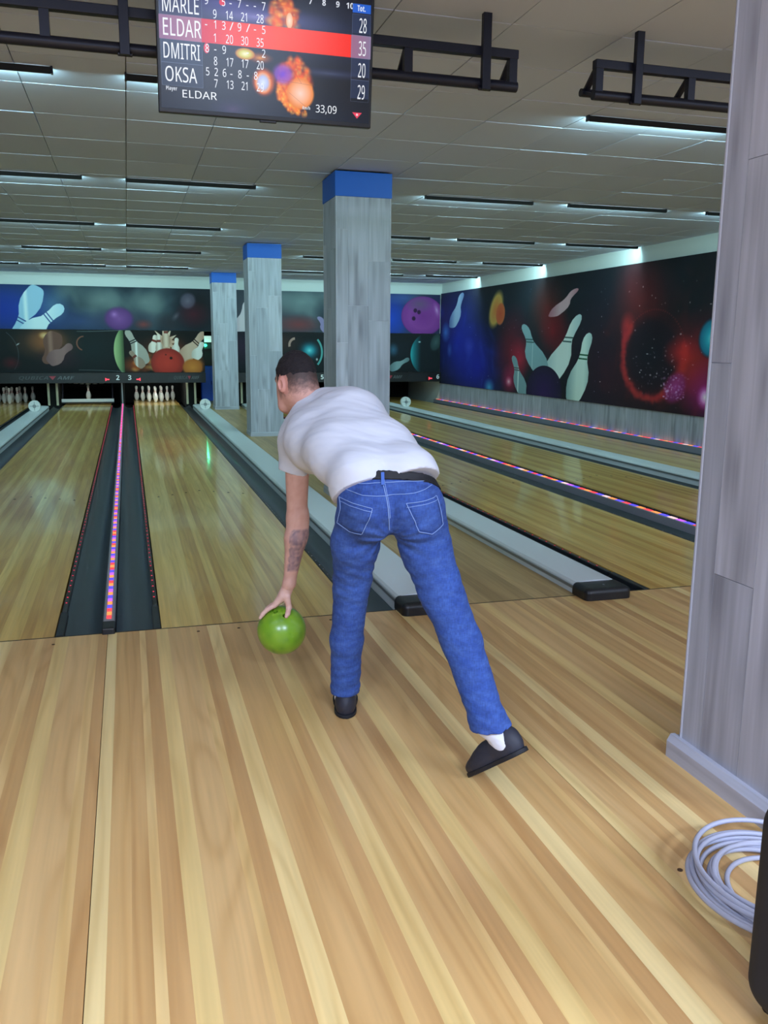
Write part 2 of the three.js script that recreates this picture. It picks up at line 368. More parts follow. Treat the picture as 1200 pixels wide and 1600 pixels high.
// ------------------------------------------------------------------ baffled strip lights
{
  const rows = [[-5.65, 'nearest visible row'], [-9.05, 'second row'], [-12.45, 'third row'], [-15.75, 'fourth row'], [-19.05, 'farthest row']];
  const xs = [[-2.6, 'outer left'], [-0.955, 'left of the ceiling centre seam'], [0.68, 'right of the ceiling centre seam'], [3.7, 'just right of the columns'], [5.37, 'second right of the columns'], [7.15, 'next to the mural wall']];
  function strip(x, z, label, nits, color) {
    const F = thing('ceiling_strip_light', label, 'light', [x, CEIL, z], 0, 'black strip lights across the ceiling');
    part('baffle', rbox(1.22, 0.038, 0.012, 0.003, 0, -0.022, 0.006), M.baffle, F);
    for (const s of [-1, 1]) part('end_bracket', box(s * 0.615 - 0.006, -0.036, -0.03, s * 0.615 + 0.006, 0.006, 0.008), M.navyMetal, F);
    part('light_tube', cyl(V(-0.59, -0.022, -0.014), V(0.59, -0.022, -0.014), 0.010, 0.010, 12), M.tubeGlow, F);
    const l = new THREE.RectAreaLight(color, nits, 1.18, 0.028); l.position.set(0, -0.022, -0.03); l.rotation.x = -0.45; l.name = 'strip_glow'; F.add(l); // shines down the lanes (-z)
    return F;
  }
  for (const [z, rn] of rows) for (const [x, xn] of xs) strip(x, z, `black-shielded ceiling strip light, ${rn}, ${xn}`, LANE_NITS, LANE_LIGHT);
  for (const [z, rn, nits] of [[-2.2, 'row above the bowler', BOWLER_NITS], [0.35, 'row above the camera', REAR_NITS]]) for (const [x, xn] of xs) strip(x, z, `black-shielded ceiling strip light, ${rn}, ${xn}`, nits, NEAR_LIGHT);
  // seating area lamps behind the camera
  for (const [x, n] of [[-1.8, 'left'], [1.2, 'middle'], [4.2, 'right']]) {
    const F = thing('ceiling_panel_light', `white square ceiling lamp over the seating behind the camera, ${n}`, 'light', [x, CEIL, 1.9]);
    part('frame', [box(-0.62, -0.02, -0.62, 0.62, 0.004, -0.57), box(-0.62, -0.02, 0.57, 0.62, 0.004, 0.62), box(-0.62, -0.02, -0.57, -0.57, 0.004, 0.57), box(0.57, -0.02, -0.57, 0.62, 0.004, 0.57)], M.white, F);
    part('lamp_diffuser', box(-0.57, -0.012, -0.57, 0.57, 0.004, 0.57), std({ color: 0xffffff, emissive: 0xffffff, emissiveIntensity: 1 }), F);
    const l = new THREE.RectAreaLight(NEAR_LIGHT, SEAT_NITS, 1.12, 1.12); l.position.set(0, -0.022, 0); l.rotation.x = -Math.PI / 2; l.name = 'panel_glow'; F.add(l);
  }
}
// ------------------------------------------------------------------ trusses
{
  const zt = -4.2;
  function truss(x0, x1, posts, hangers, label) {
    const B = thing('ceiling_truss', label, 'truss', [x0, CEIL, zt]); const L = x1 - x0, yT = -0.155, yB = -0.298, yM = -0.225, d = -0.13;
    part('top_chord', rbox(L, 0.042, 0.042, 0.004, L / 2, yT, 0), M.navyMetal, B);
    part('bottom_chord', cyl(V(0, yB, 0), V(L, yB, 0), 0.025, 0.025, 14), M.navyMetal, B);
    part('rear_chord', cyl(V(0, yM - 0.03, d), V(L, yM - 0.03, d), 0.02, 0.02, 14), M.navyMetal, B);
    for (const q of posts) {
      const x = q - x0;
      part('upright', box(x - 0.02, yB, -0.018, x + 0.02, yT, 0.018), M.navyMetal, B);
      part('gusset', bar(V(x, yT, 0), V(x, yM - 0.03, d), 0.03, 0.014), M.navyMetal, B); part('gusset', bar(V(x, yB, 0), V(x, yM - 0.03, d), 0.03, 0.014), M.navyMetal, B);
    }
    for (const q of hangers) {
      const x = q - x0; const g = part('hanger_post', rbox(0.042, 0.345, 0.032, 0.003, x, -0.1625, 0.04), M.navyMetal, B);
      part('clamp_bolt', cyl(V(x - 0.03, yB - 0.03, 0.03), V(x + 0.03, yB - 0.03, 0.03), 0.009, 0.009, 8), M.navyMetal, g);
    }
    return B;
  }
  truss(-2.6, 1.89, [-2.36, -1.83, -1.3, -0.79, -0.27, 0.27, 0.8, 1.33, 1.865], [-2.1, 0.05, 1.71], 'dark metal lattice truss hanging from the ceiling, carrying the scoreboard screen');
  truss(2.31, 5.9, [2.335, 2.87, 3.4, 3.93, 4.46, 5.0, 5.53, 5.88], [2.535, 4.1, 5.7], 'dark metal lattice truss hanging at the upper right, cut by the column');
}
// ------------------------------------------------------------------ scoreboard screen
{
  const W = 0.937, H = 0.535, S = thing('scoreboard_screen', 'flat scoreboard screen showing players\' scores, hung from the truss', 'screen', [0.645, 2.445, -4.06]);
  const inner = new THREE.Group(); inner.name = 'display'; inner.rotation.x = 0.11; S.add(inner);
  part('casing', rbox(W, H, 0.035, 0.006, 0, H / 2, -0.018), M.blackPlastic, inner);
  const tex = canvas(1536, 864, (c, w, h) => {
    const sx = w, sy = h; // 0..1 coordinates, y down
    c.fillStyle = '#0b1020'; c.fillRect(0, 0, w, h);
    let g = c.createLinearGradient(0, 0, 0, h); g.addColorStop(0, '#0a0c1a'); g.addColorStop(0.35, '#1a2440'); g.addColorStop(0.7, '#070910'); g.addColorStop(1, '#0d1626'); c.fillStyle = g; c.fillRect(0, 0, w, h);
    const glow = (x, y, rx, ry, stops) => { c.save(); c.translate(x * w, y * h); c.scale(rx * w, ry * h); const q = c.createRadialGradient(0, 0, 0, 0, 0, 1); stops.forEach(([t, s]) => q.addColorStop(t, s)); c.fillStyle = q; c.beginPath(); c.arc(0, 0, 1, 0, 7); c.fill(); c.restore(); };
    // light streaks
    glow(0.45, 0.24, 0.45, 0.12, [[0, 'rgba(170,160,235,0.75)'], [1, 'rgba(60,60,150,0)']]);
    glow(0.3, 0.16, 0.35, 0.10, [[0, 'rgba(120,110,220,0.5)'], [1, 'rgba(60,60,150,0)']]);
    glow(0.8, 0.62, 0.3, 0.05, [[0, 'rgba(150,170,230,0.35)'], [1, 'rgba(60,60,150,0)']]);
    glow(0.33, 0.97, 0.12, 0.1, [[0, 'rgba(150,100,170,0.35)'], [1, 'rgba(60,60,150,0)']]);
    // rows
    const ry = [0.13, 0.295, 0.475, 0.65, 0.825];
    const r = rng(3);
    // fire behind
    for (let i = 0; i < 130; i++) { const a = r() * 6.28, q = Math.pow(r(), 0.6); glow(0.575 + Math.cos(a) * q * 0.07, 0.22 + Math.sin(a) * q * 0.16, 0.01 + r() * 0.022, 0.015 + r() * 0.04, [[0, ['rgba(255,190,60,0.5)', 'rgba(255,110,20,0.5)', 'rgba(255,235,140,0.4)'][i % 3]], [1, 'rgba(255,60,0,0)']]); }
    // pale pin
    glow(0.60, 0.24, 0.018, 0.07, [[0, '#ffe9d2'], [0.8, '#f7b98a'], [1, 'rgba(255,120,60,0)']]);
    // player rows: name plates
    const plate = (y0, y1, col) => { c.fillStyle = col; c.fillRect(0.006 * w, y0 * h, 0.187 * w, (y1 - y0) * h); c.strokeStyle = 'rgba(150,165,200,0.55)'; c.lineWidth = 2; c.strokeRect(0.006 * w, y0 * h, 0.187 * w, (y1 - y0) * h); };
    plate(ry[0], ry[1], 'rgba(40,44,90,0.6)'); plate(ry[2], ry[3], 'rgba(45,65,95,0.75)'); plate(ry[3], ry[4], 'rgba(45,60,85,0.75)');
    // highlighted row
    g = c.createLinearGradient(0, 0, w, 0); g.addColorStop(0, '#8d5f86'); g.addColorStop(0.19, '#b0718a'); g.addColorStop(0.192, '#d8243c'); g.addColorStop(0.3, '#f03a30'); g.addColorStop(0.55, '#ff4a20'); g.addColorStop(0.9, '#ff2a18'); g.addColorStop(0.902, '#a06a8a'); g.addColorStop(1, '#8d7a9c'); c.fillStyle = g; c.fillRect(0, ry[1] * h, w, (ry[2] - ry[1]) * h);
    // flaming ball below
    for (let i = 0; i < 260; i++) { const a = r() * 6.28, q = Math.pow(r(), 0.5); glow(0.625 + Math.cos(a) * q * 0.085, 0.73 + Math.sin(a) * q * 0.20, 0.008 + r() * 0.02, 0.015 + r() * 0.04, [[0, ['rgba(255,170,40,0.55)', 'rgba(255,90,10,0.5)', 'rgba(255,225,110,0.45)'][i % 3]], [1, 'rgba(255,60,0,0)']]); }
    for (let i = 0; i < 120; i++) { const a = 1.2 + r() * 2.6, q = 0.075 + 0.03 * r(); glow(0.65 + Math.cos(a) * q, 0.79 + Math.sin(a) * q * 1.75, 0.006 + r() * 0.014, 0.012 + r() * 0.03, [[0, ['rgba(255,220,90,0.7)', 'rgba(255,150,20,0.6)'][i % 2]], [1, 'rgba(255,90,0,0)']]); }
    glow(0.655, 0.80, 0.072, 0.135, [[0, '#ffd9c8'], [0.55, '#ffb080'], [0.85, '#f28a3a'], [1, 'rgba(255,150,20,0.0)']]);
    glow(0.57, 0.66, 0.06, 0.10, [[0, 'rgba(120,60,220,0.95)'], [0.6, 'rgba(150,80,210,0.8)'], [1, 'rgba(150,60,200,0)']]);
    glow(0.478, 0.735, 0.062, 0.125, [[0, 'rgba(255,140,40,0.9)'], [0.7, 'rgba(255,110,20,0.7)'], [1, 'rgba(255,80,0,0)']]); glow(0.475, 0.74, 0.044, 0.098, [[0, '#dfeaff'], [0.5, '#b9c2ee'], [0.75, '#f0a070'], [1, 'rgba(255,120,20,0)']]);
    glow(0.46, 0.55, 0.07, 0.05, [[0, 'rgba(255,170,60,0.9)'], [1, 'rgba(255,90,10,0)']]); glow(0.39, 0.53, 0.05, 0.05, [[0, '#fdfbd8'], [0.5, '#d6cf60'], [0.8, '#c98f30'], [1, 'rgba(255,120,20,0)']]);
    c.strokeStyle = 'rgba(120,60,60,0.5)'; c.lineWidth = 2; for (const [x0, y0, x1, y1] of [[0.5, 0.70, 0.73, 0.73], [0.6, 0.8, 0.68, 0.9], [0.62, 0.62, 0.66, 0.72]]) { c.beginPath(); c.moveTo(x0 * w, y0 * h); c.lineTo(x1 * w, y1 * h); c.stroke(); }
    // text
    const txt = (s, x, y, hh, ww, col = '#f2f4fa', bold = '') => { c.save(); c.fillStyle = col; const px = hh * h / 0.72; c.font = `${bold} ${px}px sans-serif`; const m = c.measureText(s).width; c.translate(x * w, y * h); if (ww) c.scale(ww * w / m, 1); c.fillText(s, 0, 0); c.restore(); };
    txt('MARLE', 0.012, 0.272, 0.12, 0.172); txt('ELDAR', 0.012, 0.447, 0.13, 0.178); txt('DMITRI', 0.012, 0.618, 0.12, 0.172); txt('OKSA', 0.018, 0.793, 0.115, 0.148);
    const row = (yA, yB, a, b) => { const xA = [0.205, 0.245, 0.283, 0.318, 0.355, 0.395, 0.43, 0.468]; a.forEach((s, i) => s && txt(s, xA[i], yA, 0.062, s.length > 1 ? 0.034 : s === '-' ? 0.014 : 0.02)); const xB = [0.243, 0.300, 0.371, 0.443]; b.forEach((s, i) => txt(s, xB[i], yB, 0.066, s.length > 1 ? 0.036 : 0.019)); };
    c.fillStyle = '#e0304a'; c.beginPath(); c.arc(0.287 * w, 0.16 * h, 0.014 * w, 0, 7); c.fill(); c.beginPath(); c.ellipse(0.212 * w, 0.515 * h, 0.013 * w, 0.04 * h, 0, 0, 7); c.fill();
    row(0.185, 0.283, ['9', '', '5', '-', '7', '-', '-', '7'], ['9', '14', '21', '28']);
    row(0.362, 0.462, ['-', '1', '3', '/', '9', '/', '-', '5'], ['1', '20', '30', '35']);
    row(0.545, 0.638, ['8', '-', '9', '', '', '-', '', '2'], ['8', '17', '17', '20']);
    row(0.722, 0.812, ['5', '2', '6', '-', '8', '-', '8', ''], ['7', '13', '21', '29']);
    for (const [s, x] of [['7', 0.69], ['8', 0.755], ['9', 0.822], ['10', 0.872]]) txt(s, x, 0.095, 0.045, null, '#e8ecf4', 'bold');
    txt('Player', 0.022, 0.862, 0.03, 0.052, '#dfe3ea', 'bold'); txt('ELDAR', 0.092, 0.91, 0.06, 0.165, '#f4f6fa');
    txt('Km/h', 0.665, 0.925, 0.026, 0.04, '#dfe3ea', 'bold'); txt('33,09', 0.73, 0.94, 0.062, 0.108, '#f4f6fa');
    // totals
    c.fillStyle = '#1c5fd0'; c.fillRect(0.905 * w, 0.05 * h, 0.09 * w, 0.07 * h); txt('Tot.', 0.928, 0.105, 0.045, 0.042, '#e8f0ff', 'bold');
    for (let i = 0; i < 4; i++) { if (i !== 1) { c.fillStyle = 'rgba(40,55,90,0.75)'; c.fillRect(0.905 * w, (ry[i]) * h, 0.09 * w, 0.15 * h); } c.strokeStyle = 'rgba(150,165,200,0.5)'; c.strokeRect(0.905 * w, (ry[i]) * h, 0.09 * w, (ry[i + 1] - ry[i]) * h); }
    ['28', '35', '20', '29'].forEach((s, i) => txt(s, 0.938, ry[i + 1] - 0.022, 0.115, 0.04));
    c.fillStyle = '#f0405a'; c.beginPath(); c.moveTo(0.915 * w, 0.915 * h); c.lineTo(0.965 * w, 0.915 * h); c.lineTo(0.94 * w, 0.965 * h); c.fill(); c.fillStyle = '#ffd0d8'; c.beginPath(); c.arc(0.94 * w, 0.933 * h, 0.006 * w, 0, 7); c.fill();
  });
  part('screen', new THREE.PlaneGeometry(W - 0.024, H - 0.032).translate(0, H / 2 + 0.004, 0.0008), std({ color: 0x050505, roughness: 0.25, emissive: 0xffffff, emissiveMap: tex, emissiveIntensity: 0.95 }), inner, 'glowing score display with player names');
  part('chin', rbox(0.075, 0.012, 0.02, 0.004, 0, -0.003, -0.012), M.blackPlastic, inner);
  part('mount', [box(-0.15, 0.22, -0.10, -0.10, 0.5, -0.03), box(0.10, 0.22, -0.10, 0.15, 0.5, -0.03), box(-0.15, 0.3, -0.13, 0.15, 0.36, -0.09)], M.navyMetal, inner);
  const l = new THREE.RectAreaLight(new THREE.Color().setRGB(0.8, 0.5, 0.6), 0.35, W - 0.03, H - 0.04); l.position.set(0, H / 2, 0.006); l.rotation.y = Math.PI; l.name = 'screen_glow'; inner.add(l);
}
// ------------------------------------------------------------------ printed murals
// canvases are drawn in metres: a along the panel, y up
function print(a0, a1, y0, y1, pxPerM, draw) {
  return canvas(Math.round((a1 - a0) * pxPerM), Math.round((y1 - y0) * pxPerM), (c, w, h) => {
    c.scale(pxPerM, -pxPerM); c.translate(-a0, -y1);
    const k = {
      c, fill: (s) => { c.fillStyle = s; c.fillRect(a0, y0, a1 - a0, y1 - y0); },
      blob: (x, y, rx, ry, stops, rot = 0) => { c.save(); c.translate(x, y); c.rotate(rot); c.scale(rx, ry); const g = c.createRadialGradient(0, 0, 0, 0, 0, 1); stops.forEach(([t, s]) => g.addColorStop(t, s)); c.fillStyle = g; c.beginPath(); c.arc(0, 0, 1, 0, 7); c.fill(); c.restore(); },
      soft: (x, y, rx, ry, rgb, a, rot = 0) => k.blob(x, y, rx, ry, [[0, `rgba(${rgb},${a})`], [0.5, `rgba(${rgb},${a * 0.55})`], [1, `rgba(${rgb},0)`]], rot),
      // bowling pin from base to tip; wide = belly width measured along the panel (prints are stretched)
      pin: (bx, by, tx, ty, wide, col, edge, stripe, head = 0.45, perp = false) => {
        const dx = tx - bx, dy = ty - by; const D = Math.hypot(dx, dy), qx = perp ? dy / D : 1, qy = perp ? -dx / D : 0; const P = (t, s) => [bx + dx * t + s * wide * 0.5 * qx, by + dy * t + s * wide * 0.5 * qy];
        const prof = [[0, 0.25], [0.012, 0.48], [0.03, 0.62], [0.07, 0.74], [0.2, 0.94], [0.32, 1], [0.45, 0.86], [0.58, 0.52], [0.66, head], [0.76, head * 0.98], [0.86, head * 1.12], [0.93, head * 1.0], [0.98, head * 0.62], [1, 0.05]];
        c.beginPath(); prof.forEach(([t, s], i) => { const q = P(t, s); i ? c.lineTo(q[0], q[1]) : c.moveTo(q[0], q[1]); }); prof.slice().reverse().forEach(([t, s]) => { const q = P(t, -s); c.lineTo(q[0], q[1]); }); c.closePath();
        const g = c.createLinearGradient(bx - wide * 0.5, 0, bx + wide * 0.5 + dx, 0); g.addColorStop(0, edge); g.addColorStop(0.4, col); g.addColorStop(0.6, col); g.addColorStop(1, edge); c.fillStyle = g; c.fill();
        if (stripe) { c.strokeStyle = stripe; c.lineWidth = 0.025; for (const t of [0.63, 0.685]) { const a = P(t, head * 1.05), b = P(t + 0.01, -head * 1.05); c.beginPath(); c.moveTo(...a); c.lineTo(...b); c.stroke(); } }
      },
      stars: (n, seed, x0, x1, ya, yb, rgb = '255,240,240', size = 0.012) => { const r = rng(seed); for (let i = 0; i < n; i++) { c.fillStyle = `rgba(${rgb},${0.15 + 0.6 * Math.pow(r(), 3)})`; c.beginPath(); c.ellipse(lerp(x0, x1, r()), lerp(ya, yb, r()), size * (0.5 + r()) * 1.5, size * (0.5 + r() * 0.8), 0, 0, 7); c.fill(); } },
      wisps: (n, seed, x0, x1, ya, yb, rgb, a, s = 0.3) => { const r = rng(seed); for (let i = 0; i < n; i++) k.soft(lerp(x0, x1, r()), lerp(ya, yb, r()), s * (0.4 + r()), s * (0.2 + 0.5 * r()), rgb, a * (0.3 + 0.7 * r()), r() * 3); },
    };
    draw(k);
  });
}
// ---- side wall mural; a = metres along the wall measured from the far corner
{
  const A0 = 0, A1 = 12.4, z2a = z => z - (-21.6);
  const Z = (z) => z2a(z);
  const tex = print(A0, A1, 0.5, 2.77, 160, k => {
    k.fill('#070a16'); const c = k.c;
    k.wisps(40, 1, 0, 12.4, 0.5, 2.77, '10,22,38', 0.8, 1.3);
    // blue nebula at the far end
    k.soft(1.2, 1.6, 2.2, 1.6, '14,34,170', 0.95); k.soft(2.6, 1.0, 1.9, 1.1, '10,20,165', 0.95); k.soft(0.4, 2.2, 1.2, 0.9, '40,30,100', 0.8); k.wisps(26, 2, 0, 4, 0.5, 2.4, '30,50,170', 0.30, 0.4); k.wisps(12, 3, 0, 4, 0.6, 1.8, '60,90,200', 0.25, 0.25);
    k.soft(Z(-21.2), 1.8, 0.35, 0.28, '70,130,220', 0.9); k.soft(Z(-20.9), 1.35, 0.2, 0.2, '80,120,200', 0.6); k.soft(Z(-18.3), 0.55, 0.35, 0.22, '80,180,230', 0.9); k.soft(Z(-19.6), 1.45, 0.4, 0.25, '60,70,190', 0.7);
    k.pin(Z(-20.75), 1.9, Z(-20.1), 2.72, 0.7, '#9fb8d8', '#40589c', null); 
    // dark teal sky
    k.soft(Z(-16.3), 2.35, 2.0, 0.75, '18,34,46', 0.95); k.soft(Z(-13.6), 2.3, 1.5, 0.8, '6,16,34', 0.95);
    // red clouds
    k.soft(Z(-17.2), 1.4, 1.1, 1.0, '120,14,40', 0.85, 0.5); k.soft(Z(-16.75), 1.2, 0.6, 0.5, '190,30,58', 0.85); k.soft(Z(-17.2), 0.75, 0.5, 0.4, '200,40,90', 0.75); k.blob(Z(-17.25), 0.72, 0.2, 0.13, [[0, 'rgba(255,215,225,0.95)'], [1, 'rgba(220,80,120,0)']]);
    k.soft(Z(-15.6), 2.2, 0.9, 0.7, '110,30,24', 0.85); k.soft(Z(-15.3), 1.75, 0.7, 0.6, '150,18,34', 0.8); k.soft(Z(-14.9), 1.5, 0.5, 0.6, '110,12,30', 0.7);
    k.soft(Z(-13.4), 1.1, 1.6, 1.5, '44,8,34', 0.9); k.soft(Z(-12.2), 2.3, 1.2, 0.7, '86,20,28', 0.8, -0.5); k.soft(Z(-12.5), 2.1, 0.9, 0.9, '110,26,30', 0.7, 0.6); k.soft(Z(-11.6), 1.0, 2.0, 0.9, '70,10,26', 0.85); k.soft(Z(-10.6), 1.3, 1.3, 0.8, '150,22,34', 0.85);
    k.wisps(60, 5, Z(-13.4), Z(-9.4), 0.5, 2.6, '130,30,30', 0.22, 0.35);
    // orange flaming ball
    k.blob(Z(-18.05), 2.25, 0.5, 0.34, [[0, '#d0783a'], [0.7, '#c8a050'], [1, 'rgba(190,160,80,0.1)']], 0.8); k.blob(Z(-17.8), 2.15, 0.26, 0.24, [[0, '#c2502e'], [0.85, '#c8643a'], [1, 'rgba(200,120,60,0.2)']], 0.6);
    // flying pin
    k.pin(Z(-15.35), 2.02, Z(-14.45), 2.5, 0.62, '#dcb4be', '#a05a68', null, 0.42);
    // standing pins round the violet ball
    k.pin(Z(-15.45), 0.72, Z(-14.3), 2.04, 0.92, '#e6f4f2', '#86a8b0', '#3a5c5c', 0.36);
    k.pin(Z(-15.7), 0.92, Z(-16.6), 1.91, 0.92, '#e6f4f2', '#86a8b0', '#3a5c5c', 0.36);
    k.pin(Z(-16.52), 0.46, Z(-17.05), 1.27, 0.6, '#dcecec', '#7c9ca4', '#5a5a5a', 0.40);
    k.pin(Z(-14.42), 0.46, Z(-13.92), 1.71, 0.75, '#dceee8', '#74989c', '#0f5a38', 0.40);
    k.blob(Z(-15.6), 0.58, 0.78, 0.52, [[0, '#2c0c50'], [0.6, '#210a40'], [0.93, '#170830'], [0.99, '#120626'], [1, 'rgba(18,6,38,0)']]);
    // glowing ring of fire
    const cx = Z(-11.95), cy = 1.36, rx = 0.84, ry = 0.68;
    k.blob(cx, cy, rx * 1.02, ry * 1.02, [[0, 'rgba(6,6,26,0.95)'], [0.7, 'rgba(22,6,26,0.9)'], [1, 'rgba(60,10,24,0)']]);
    const r = rng(12);
    for (let i = 0; i < 260; i++) { const t = i / 260 * 6.283, low = Math.sin(t) < 0.25 || Math.cos(t) < -0.72; if (!low) { if (i % 3 === 0) k.soft(cx + Math.cos(t) * rx, cy + Math.sin(t) * ry, 0.03, 0.02, '190,60,60', 0.35); continue; } const j = 1 + (r() - 0.5) * 0.12; k.soft(cx + Math.cos(t) * rx * j, cy + Math.sin(t) * ry * j, 0.05 + 0.10 * r() * (Math.cos(t) > 0.5 ? 1.6 : 1), 0.04 + 0.07 * r(), i % 4 ? '196,38,44' : '220,80,60', 0.34); }
    k.soft(Z(-11.2), 1.4, 0.5, 0.28, '215,40,40', 0.85); k.soft(Z(-10.9), 1.1, 0.42, 0.35, '190,44,24', 0.7); k.soft(Z(-12.7), 1.82, 0.26, 0.24, '205,50,50', 0.8); k.soft(Z(-12.75), 1.65, 0.16, 0.3, '190,40,50', 0.7);
    k.blob(Z(-11.3), 0.88, 0.34, 0.25, [[0, 'rgba(170,60,150,0.9)'], [0.7, 'rgba(140,40,110,0.8)'], [1, 'rgba(150,20,60,0)']], 0.5);
    k.stars(80, 8, Z(-11.6), Z(-11.05), 0.7, 1.08, '235,190,240', 0.016); k.stars(70, 9, Z(-13.6), Z(-10.2), 0.55, 2.5); k.stars(40, 10, Z(-12.4), Z(-11.3), 0.8, 1.5, '255,255,255', 0.014); k.stars(70, 11, 0, Z(-13.5), 0.6, 2.6, '220,220,255', 0.010);
    // teal and violet balls of light by the column
    k.blob(Z(-10.5), 1.6, 0.34, 0.30, [[0, '#a8f0f4'], [0.35, '#2aa6bc'], [0.8, '#0d6c88'], [1, 'rgba(10,60,90,0)']]);
    k.soft(Z(-10.5), 0.85, 0.8, 0.5, '150,20,110', 0.9); k.blob(Z(-10.57), 0.78, 0.22, 0.2, [[0, '#ffeef8'], [0.4, '#e08ad0'], [1, 'rgba(170,30,130,0)']]);
  });
  const mural = thing('space_mural', 'large dark space mural with bowling pins and red ring on the side wall', 'mural', [WALL_X - 0.034, 1.635, (-21.6 - 9.2) / 2]);
  part('backing_board', box(-0.004, -1.135, -6.2, 0.012, 1.135, 6.2), M.black, mural);
  part('printed_face', new THREE.PlaneGeometry(12.4, 2.27).rotateY(-Math.PI / 2).translate(-0.006, 0, 0), std({ map: tex, roughness: 0.85 }), mural);
  const tex2 = print(0, 4.6, 0.5, 2.77, 70, k => { k.fill('#080a18'); k.wisps(40, 22, 0, 4.6, 0.5, 2.7, '90,20,60', 0.35, 0.6); k.wisps(20, 23, 0, 4.6, 0.5, 2.7, '30,60,120', 0.3, 0.6); k.stars(80, 24, 0, 4.6, 0.5, 2.7); });
  const m2 = thing('space_mural', 'continuation of the dark space mural hidden behind the right column', 'mural', [WALL_X - 0.034, 1.635, -6.9]);
  part('backing_board', box(-0.004, -1.135, -2.295, 0.012, 1.135, 2.295), M.black, m2);
  part('printed_face', new THREE.PlaneGeometry(4.59, 2.27).rotateY(-Math.PI / 2).translate(-0.006, 0, 0), std({ map: tex2, roughness: 0.45 }), m2);
}
function panel(name, label, x0, x1, y0, y1, z, pxm, draw, category = 'mural') {
  const P = thing(name, label, category, [(x0 + x1) / 2, (y0 + y1) / 2, z]); const w = x1 - x0, h = y1 - y0;
  part('backing_board', box(-w / 2, -h / 2, -0.03, w / 2, h / 2, 0), M.black, P);
  part('printed_face', new THREE.PlaneGeometry(w, h).translate(0, 0, 0.002), std({ map: print(x0, x1, y0, y1, pxm, draw), roughness: 0.85 }), P);
  return P;
}
panel('end_wall_mural', 'blue and grey mural with white pins and violet ball above the left lanes', -4.55, 1.97, 1.762, 2.745, FACE - 0.03, 150, k => {
  k.fill('#20303c');
  k.soft(-4, 2.3, 1.5, 0.9, '30,60,140', 0.9); k.soft(-2.3, 2.2, 1.3, 0.9, '24,60,160', 0.95); k.soft(-2.7, 2.2, 0.6, 0.6, '20,50,150', 0.9); k.soft(-1.0, 1.95, 1.2, 0.35, '50,70,120', 0.8);
  k.wisps(30, 31, -1.6, 1.2, 2.0, 2.75, '110,130,130', 0.35, 0.5); k.soft(-0.5, 2.45, 0.7, 0.35, '120,138,136', 0.75); k.soft(0.45, 2.42, 0.55, 0.35, '122,140,138', 0.8); k.soft(0.0, 2.0, 1.0, 0.3, '62,64,84', 0.8);
  k.soft(1.7, 2.3, 0.7, 0.9, '14,10,18', 0.98); k.soft(1.55, 2.15, 0.45, 0.35, '84,22,38', 0.8); k.soft(1.0, 1.95, 0.4, 0.3, '40,36,44', 0.8);
  k.blob(-0.15, 2.02, 0.36, 0.30, [[0, 'rgba(130,80,150,0.95)'], [0.75, 'rgba(98,52,122,0.9)'], [1, 'rgba(90,50,110,0)']]); k.blob(-0.25, 2.12, 0.13, 0.12, [[0, 'rgba(178,128,200,0.9)'], [1, 'rgba(130,80,150,0)']]);
  k.blob(0.4, 1.9, 0.24, 0.14, [[0, 'rgba(140,62,58,0.9)'], [1, 'rgba(120,50,50,0)']]);
  k.blob(1.44, 2.46, 0.22, 0.2, [[0, 'rgba(120,112,130,0.9)'], [0.7, 'rgba(100,92,112,0.7)'], [1, 'rgba(90,80,100,0)']], 0.9); k.blob(1.15, 2.1, 0.16, 0.08, [[0, 'rgba(110,104,112,0.8)'], [1, 'rgba(90,80,100,0)']], 0.9);
  k.soft(-1.6, 2.3, 0.4, 0.45, '120,160,176', 0.5);
  // upside down white pin and a lying one
  const c = k.c;
  k.pin(-1.87, 2.71, -2.46, 1.55, 0.46, '#d2e8ee', '#9cc4dc', '#35508c', 0.46, true);
  k.pin(-2.35, 1.5, -1.36, 2.30, 0.46, '#d2e8ee', '#9cc4dc', '#35508c', 0.50, true);
});
panel('end_wall_mural', 'cloudy blue mural with a large violet bowling ball above the right lanes', 2.42, 7.81, 1.762, 2.745, FACE - 0.03, 150, k => {
  k.fill('#37414c'); k.soft(3.2, 2.2, 1.0, 0.8, '84,80,90', 0.8); k.soft(4.2, 2.5, 1.0, 0.4, '116,138,138', 0.9); k.wisps(20, 33, 3.2, 5.4, 2.1, 2.7, '120,140,142', 0.3, 0.4); k.soft(4.1, 1.95, 0.7, 0.26, '128,56,58', 0.85); k.soft(4.9, 2.2, 0.5, 0.5, '30,40,52', 0.8);
  k.pin(2.62, 1.7, 2.85, 2.5, 0.34, '#d9cfd6', '#b79aa8', null); k.pin(4.9, 1.7, 4.62, 2.15, 0.3, '#d9d4e2', '#8c80a8', null);
  k.soft(6.4, 2.2, 1.1, 0.9, '16,40,140', 0.98); k.soft(6.5, 2.1, 0.5, 0.6, '24,70,190', 0.9); k.soft(7.7, 2.3, 0.6, 0.9, '20,18,80', 0.98); k.soft(6.8, 2.65, 0.6, 0.2, '70,100,170', 0.6);
  k.blob(7.34, 2.2, 0.58, 0.5, [[0, '#7a2f86'], [0.6, '#873c92'], [0.93, '#7a3288'], [0.985, '#6a2a78'], [1, 'rgba(90,30,110,0)']]); k.blob(7.72, 2.36, 0.10, 0.26, [[0, 'rgba(214,170,222,0.85)'], [1, 'rgba(150,70,160,0)']], 0.3); k.soft(7.25, 2.5, 0.4, 0.22, '96,84,110', 0.8);
  for (const [x, y] of [[7.14, 2.34], [7.24, 2.3], [7.1, 2.14]]) k.blob(x, y, 0.055, 0.06, [[0, '#2c1034'], [0.8, '#3a1544'], [1, 'rgba(60,20,70,0)']]);
});
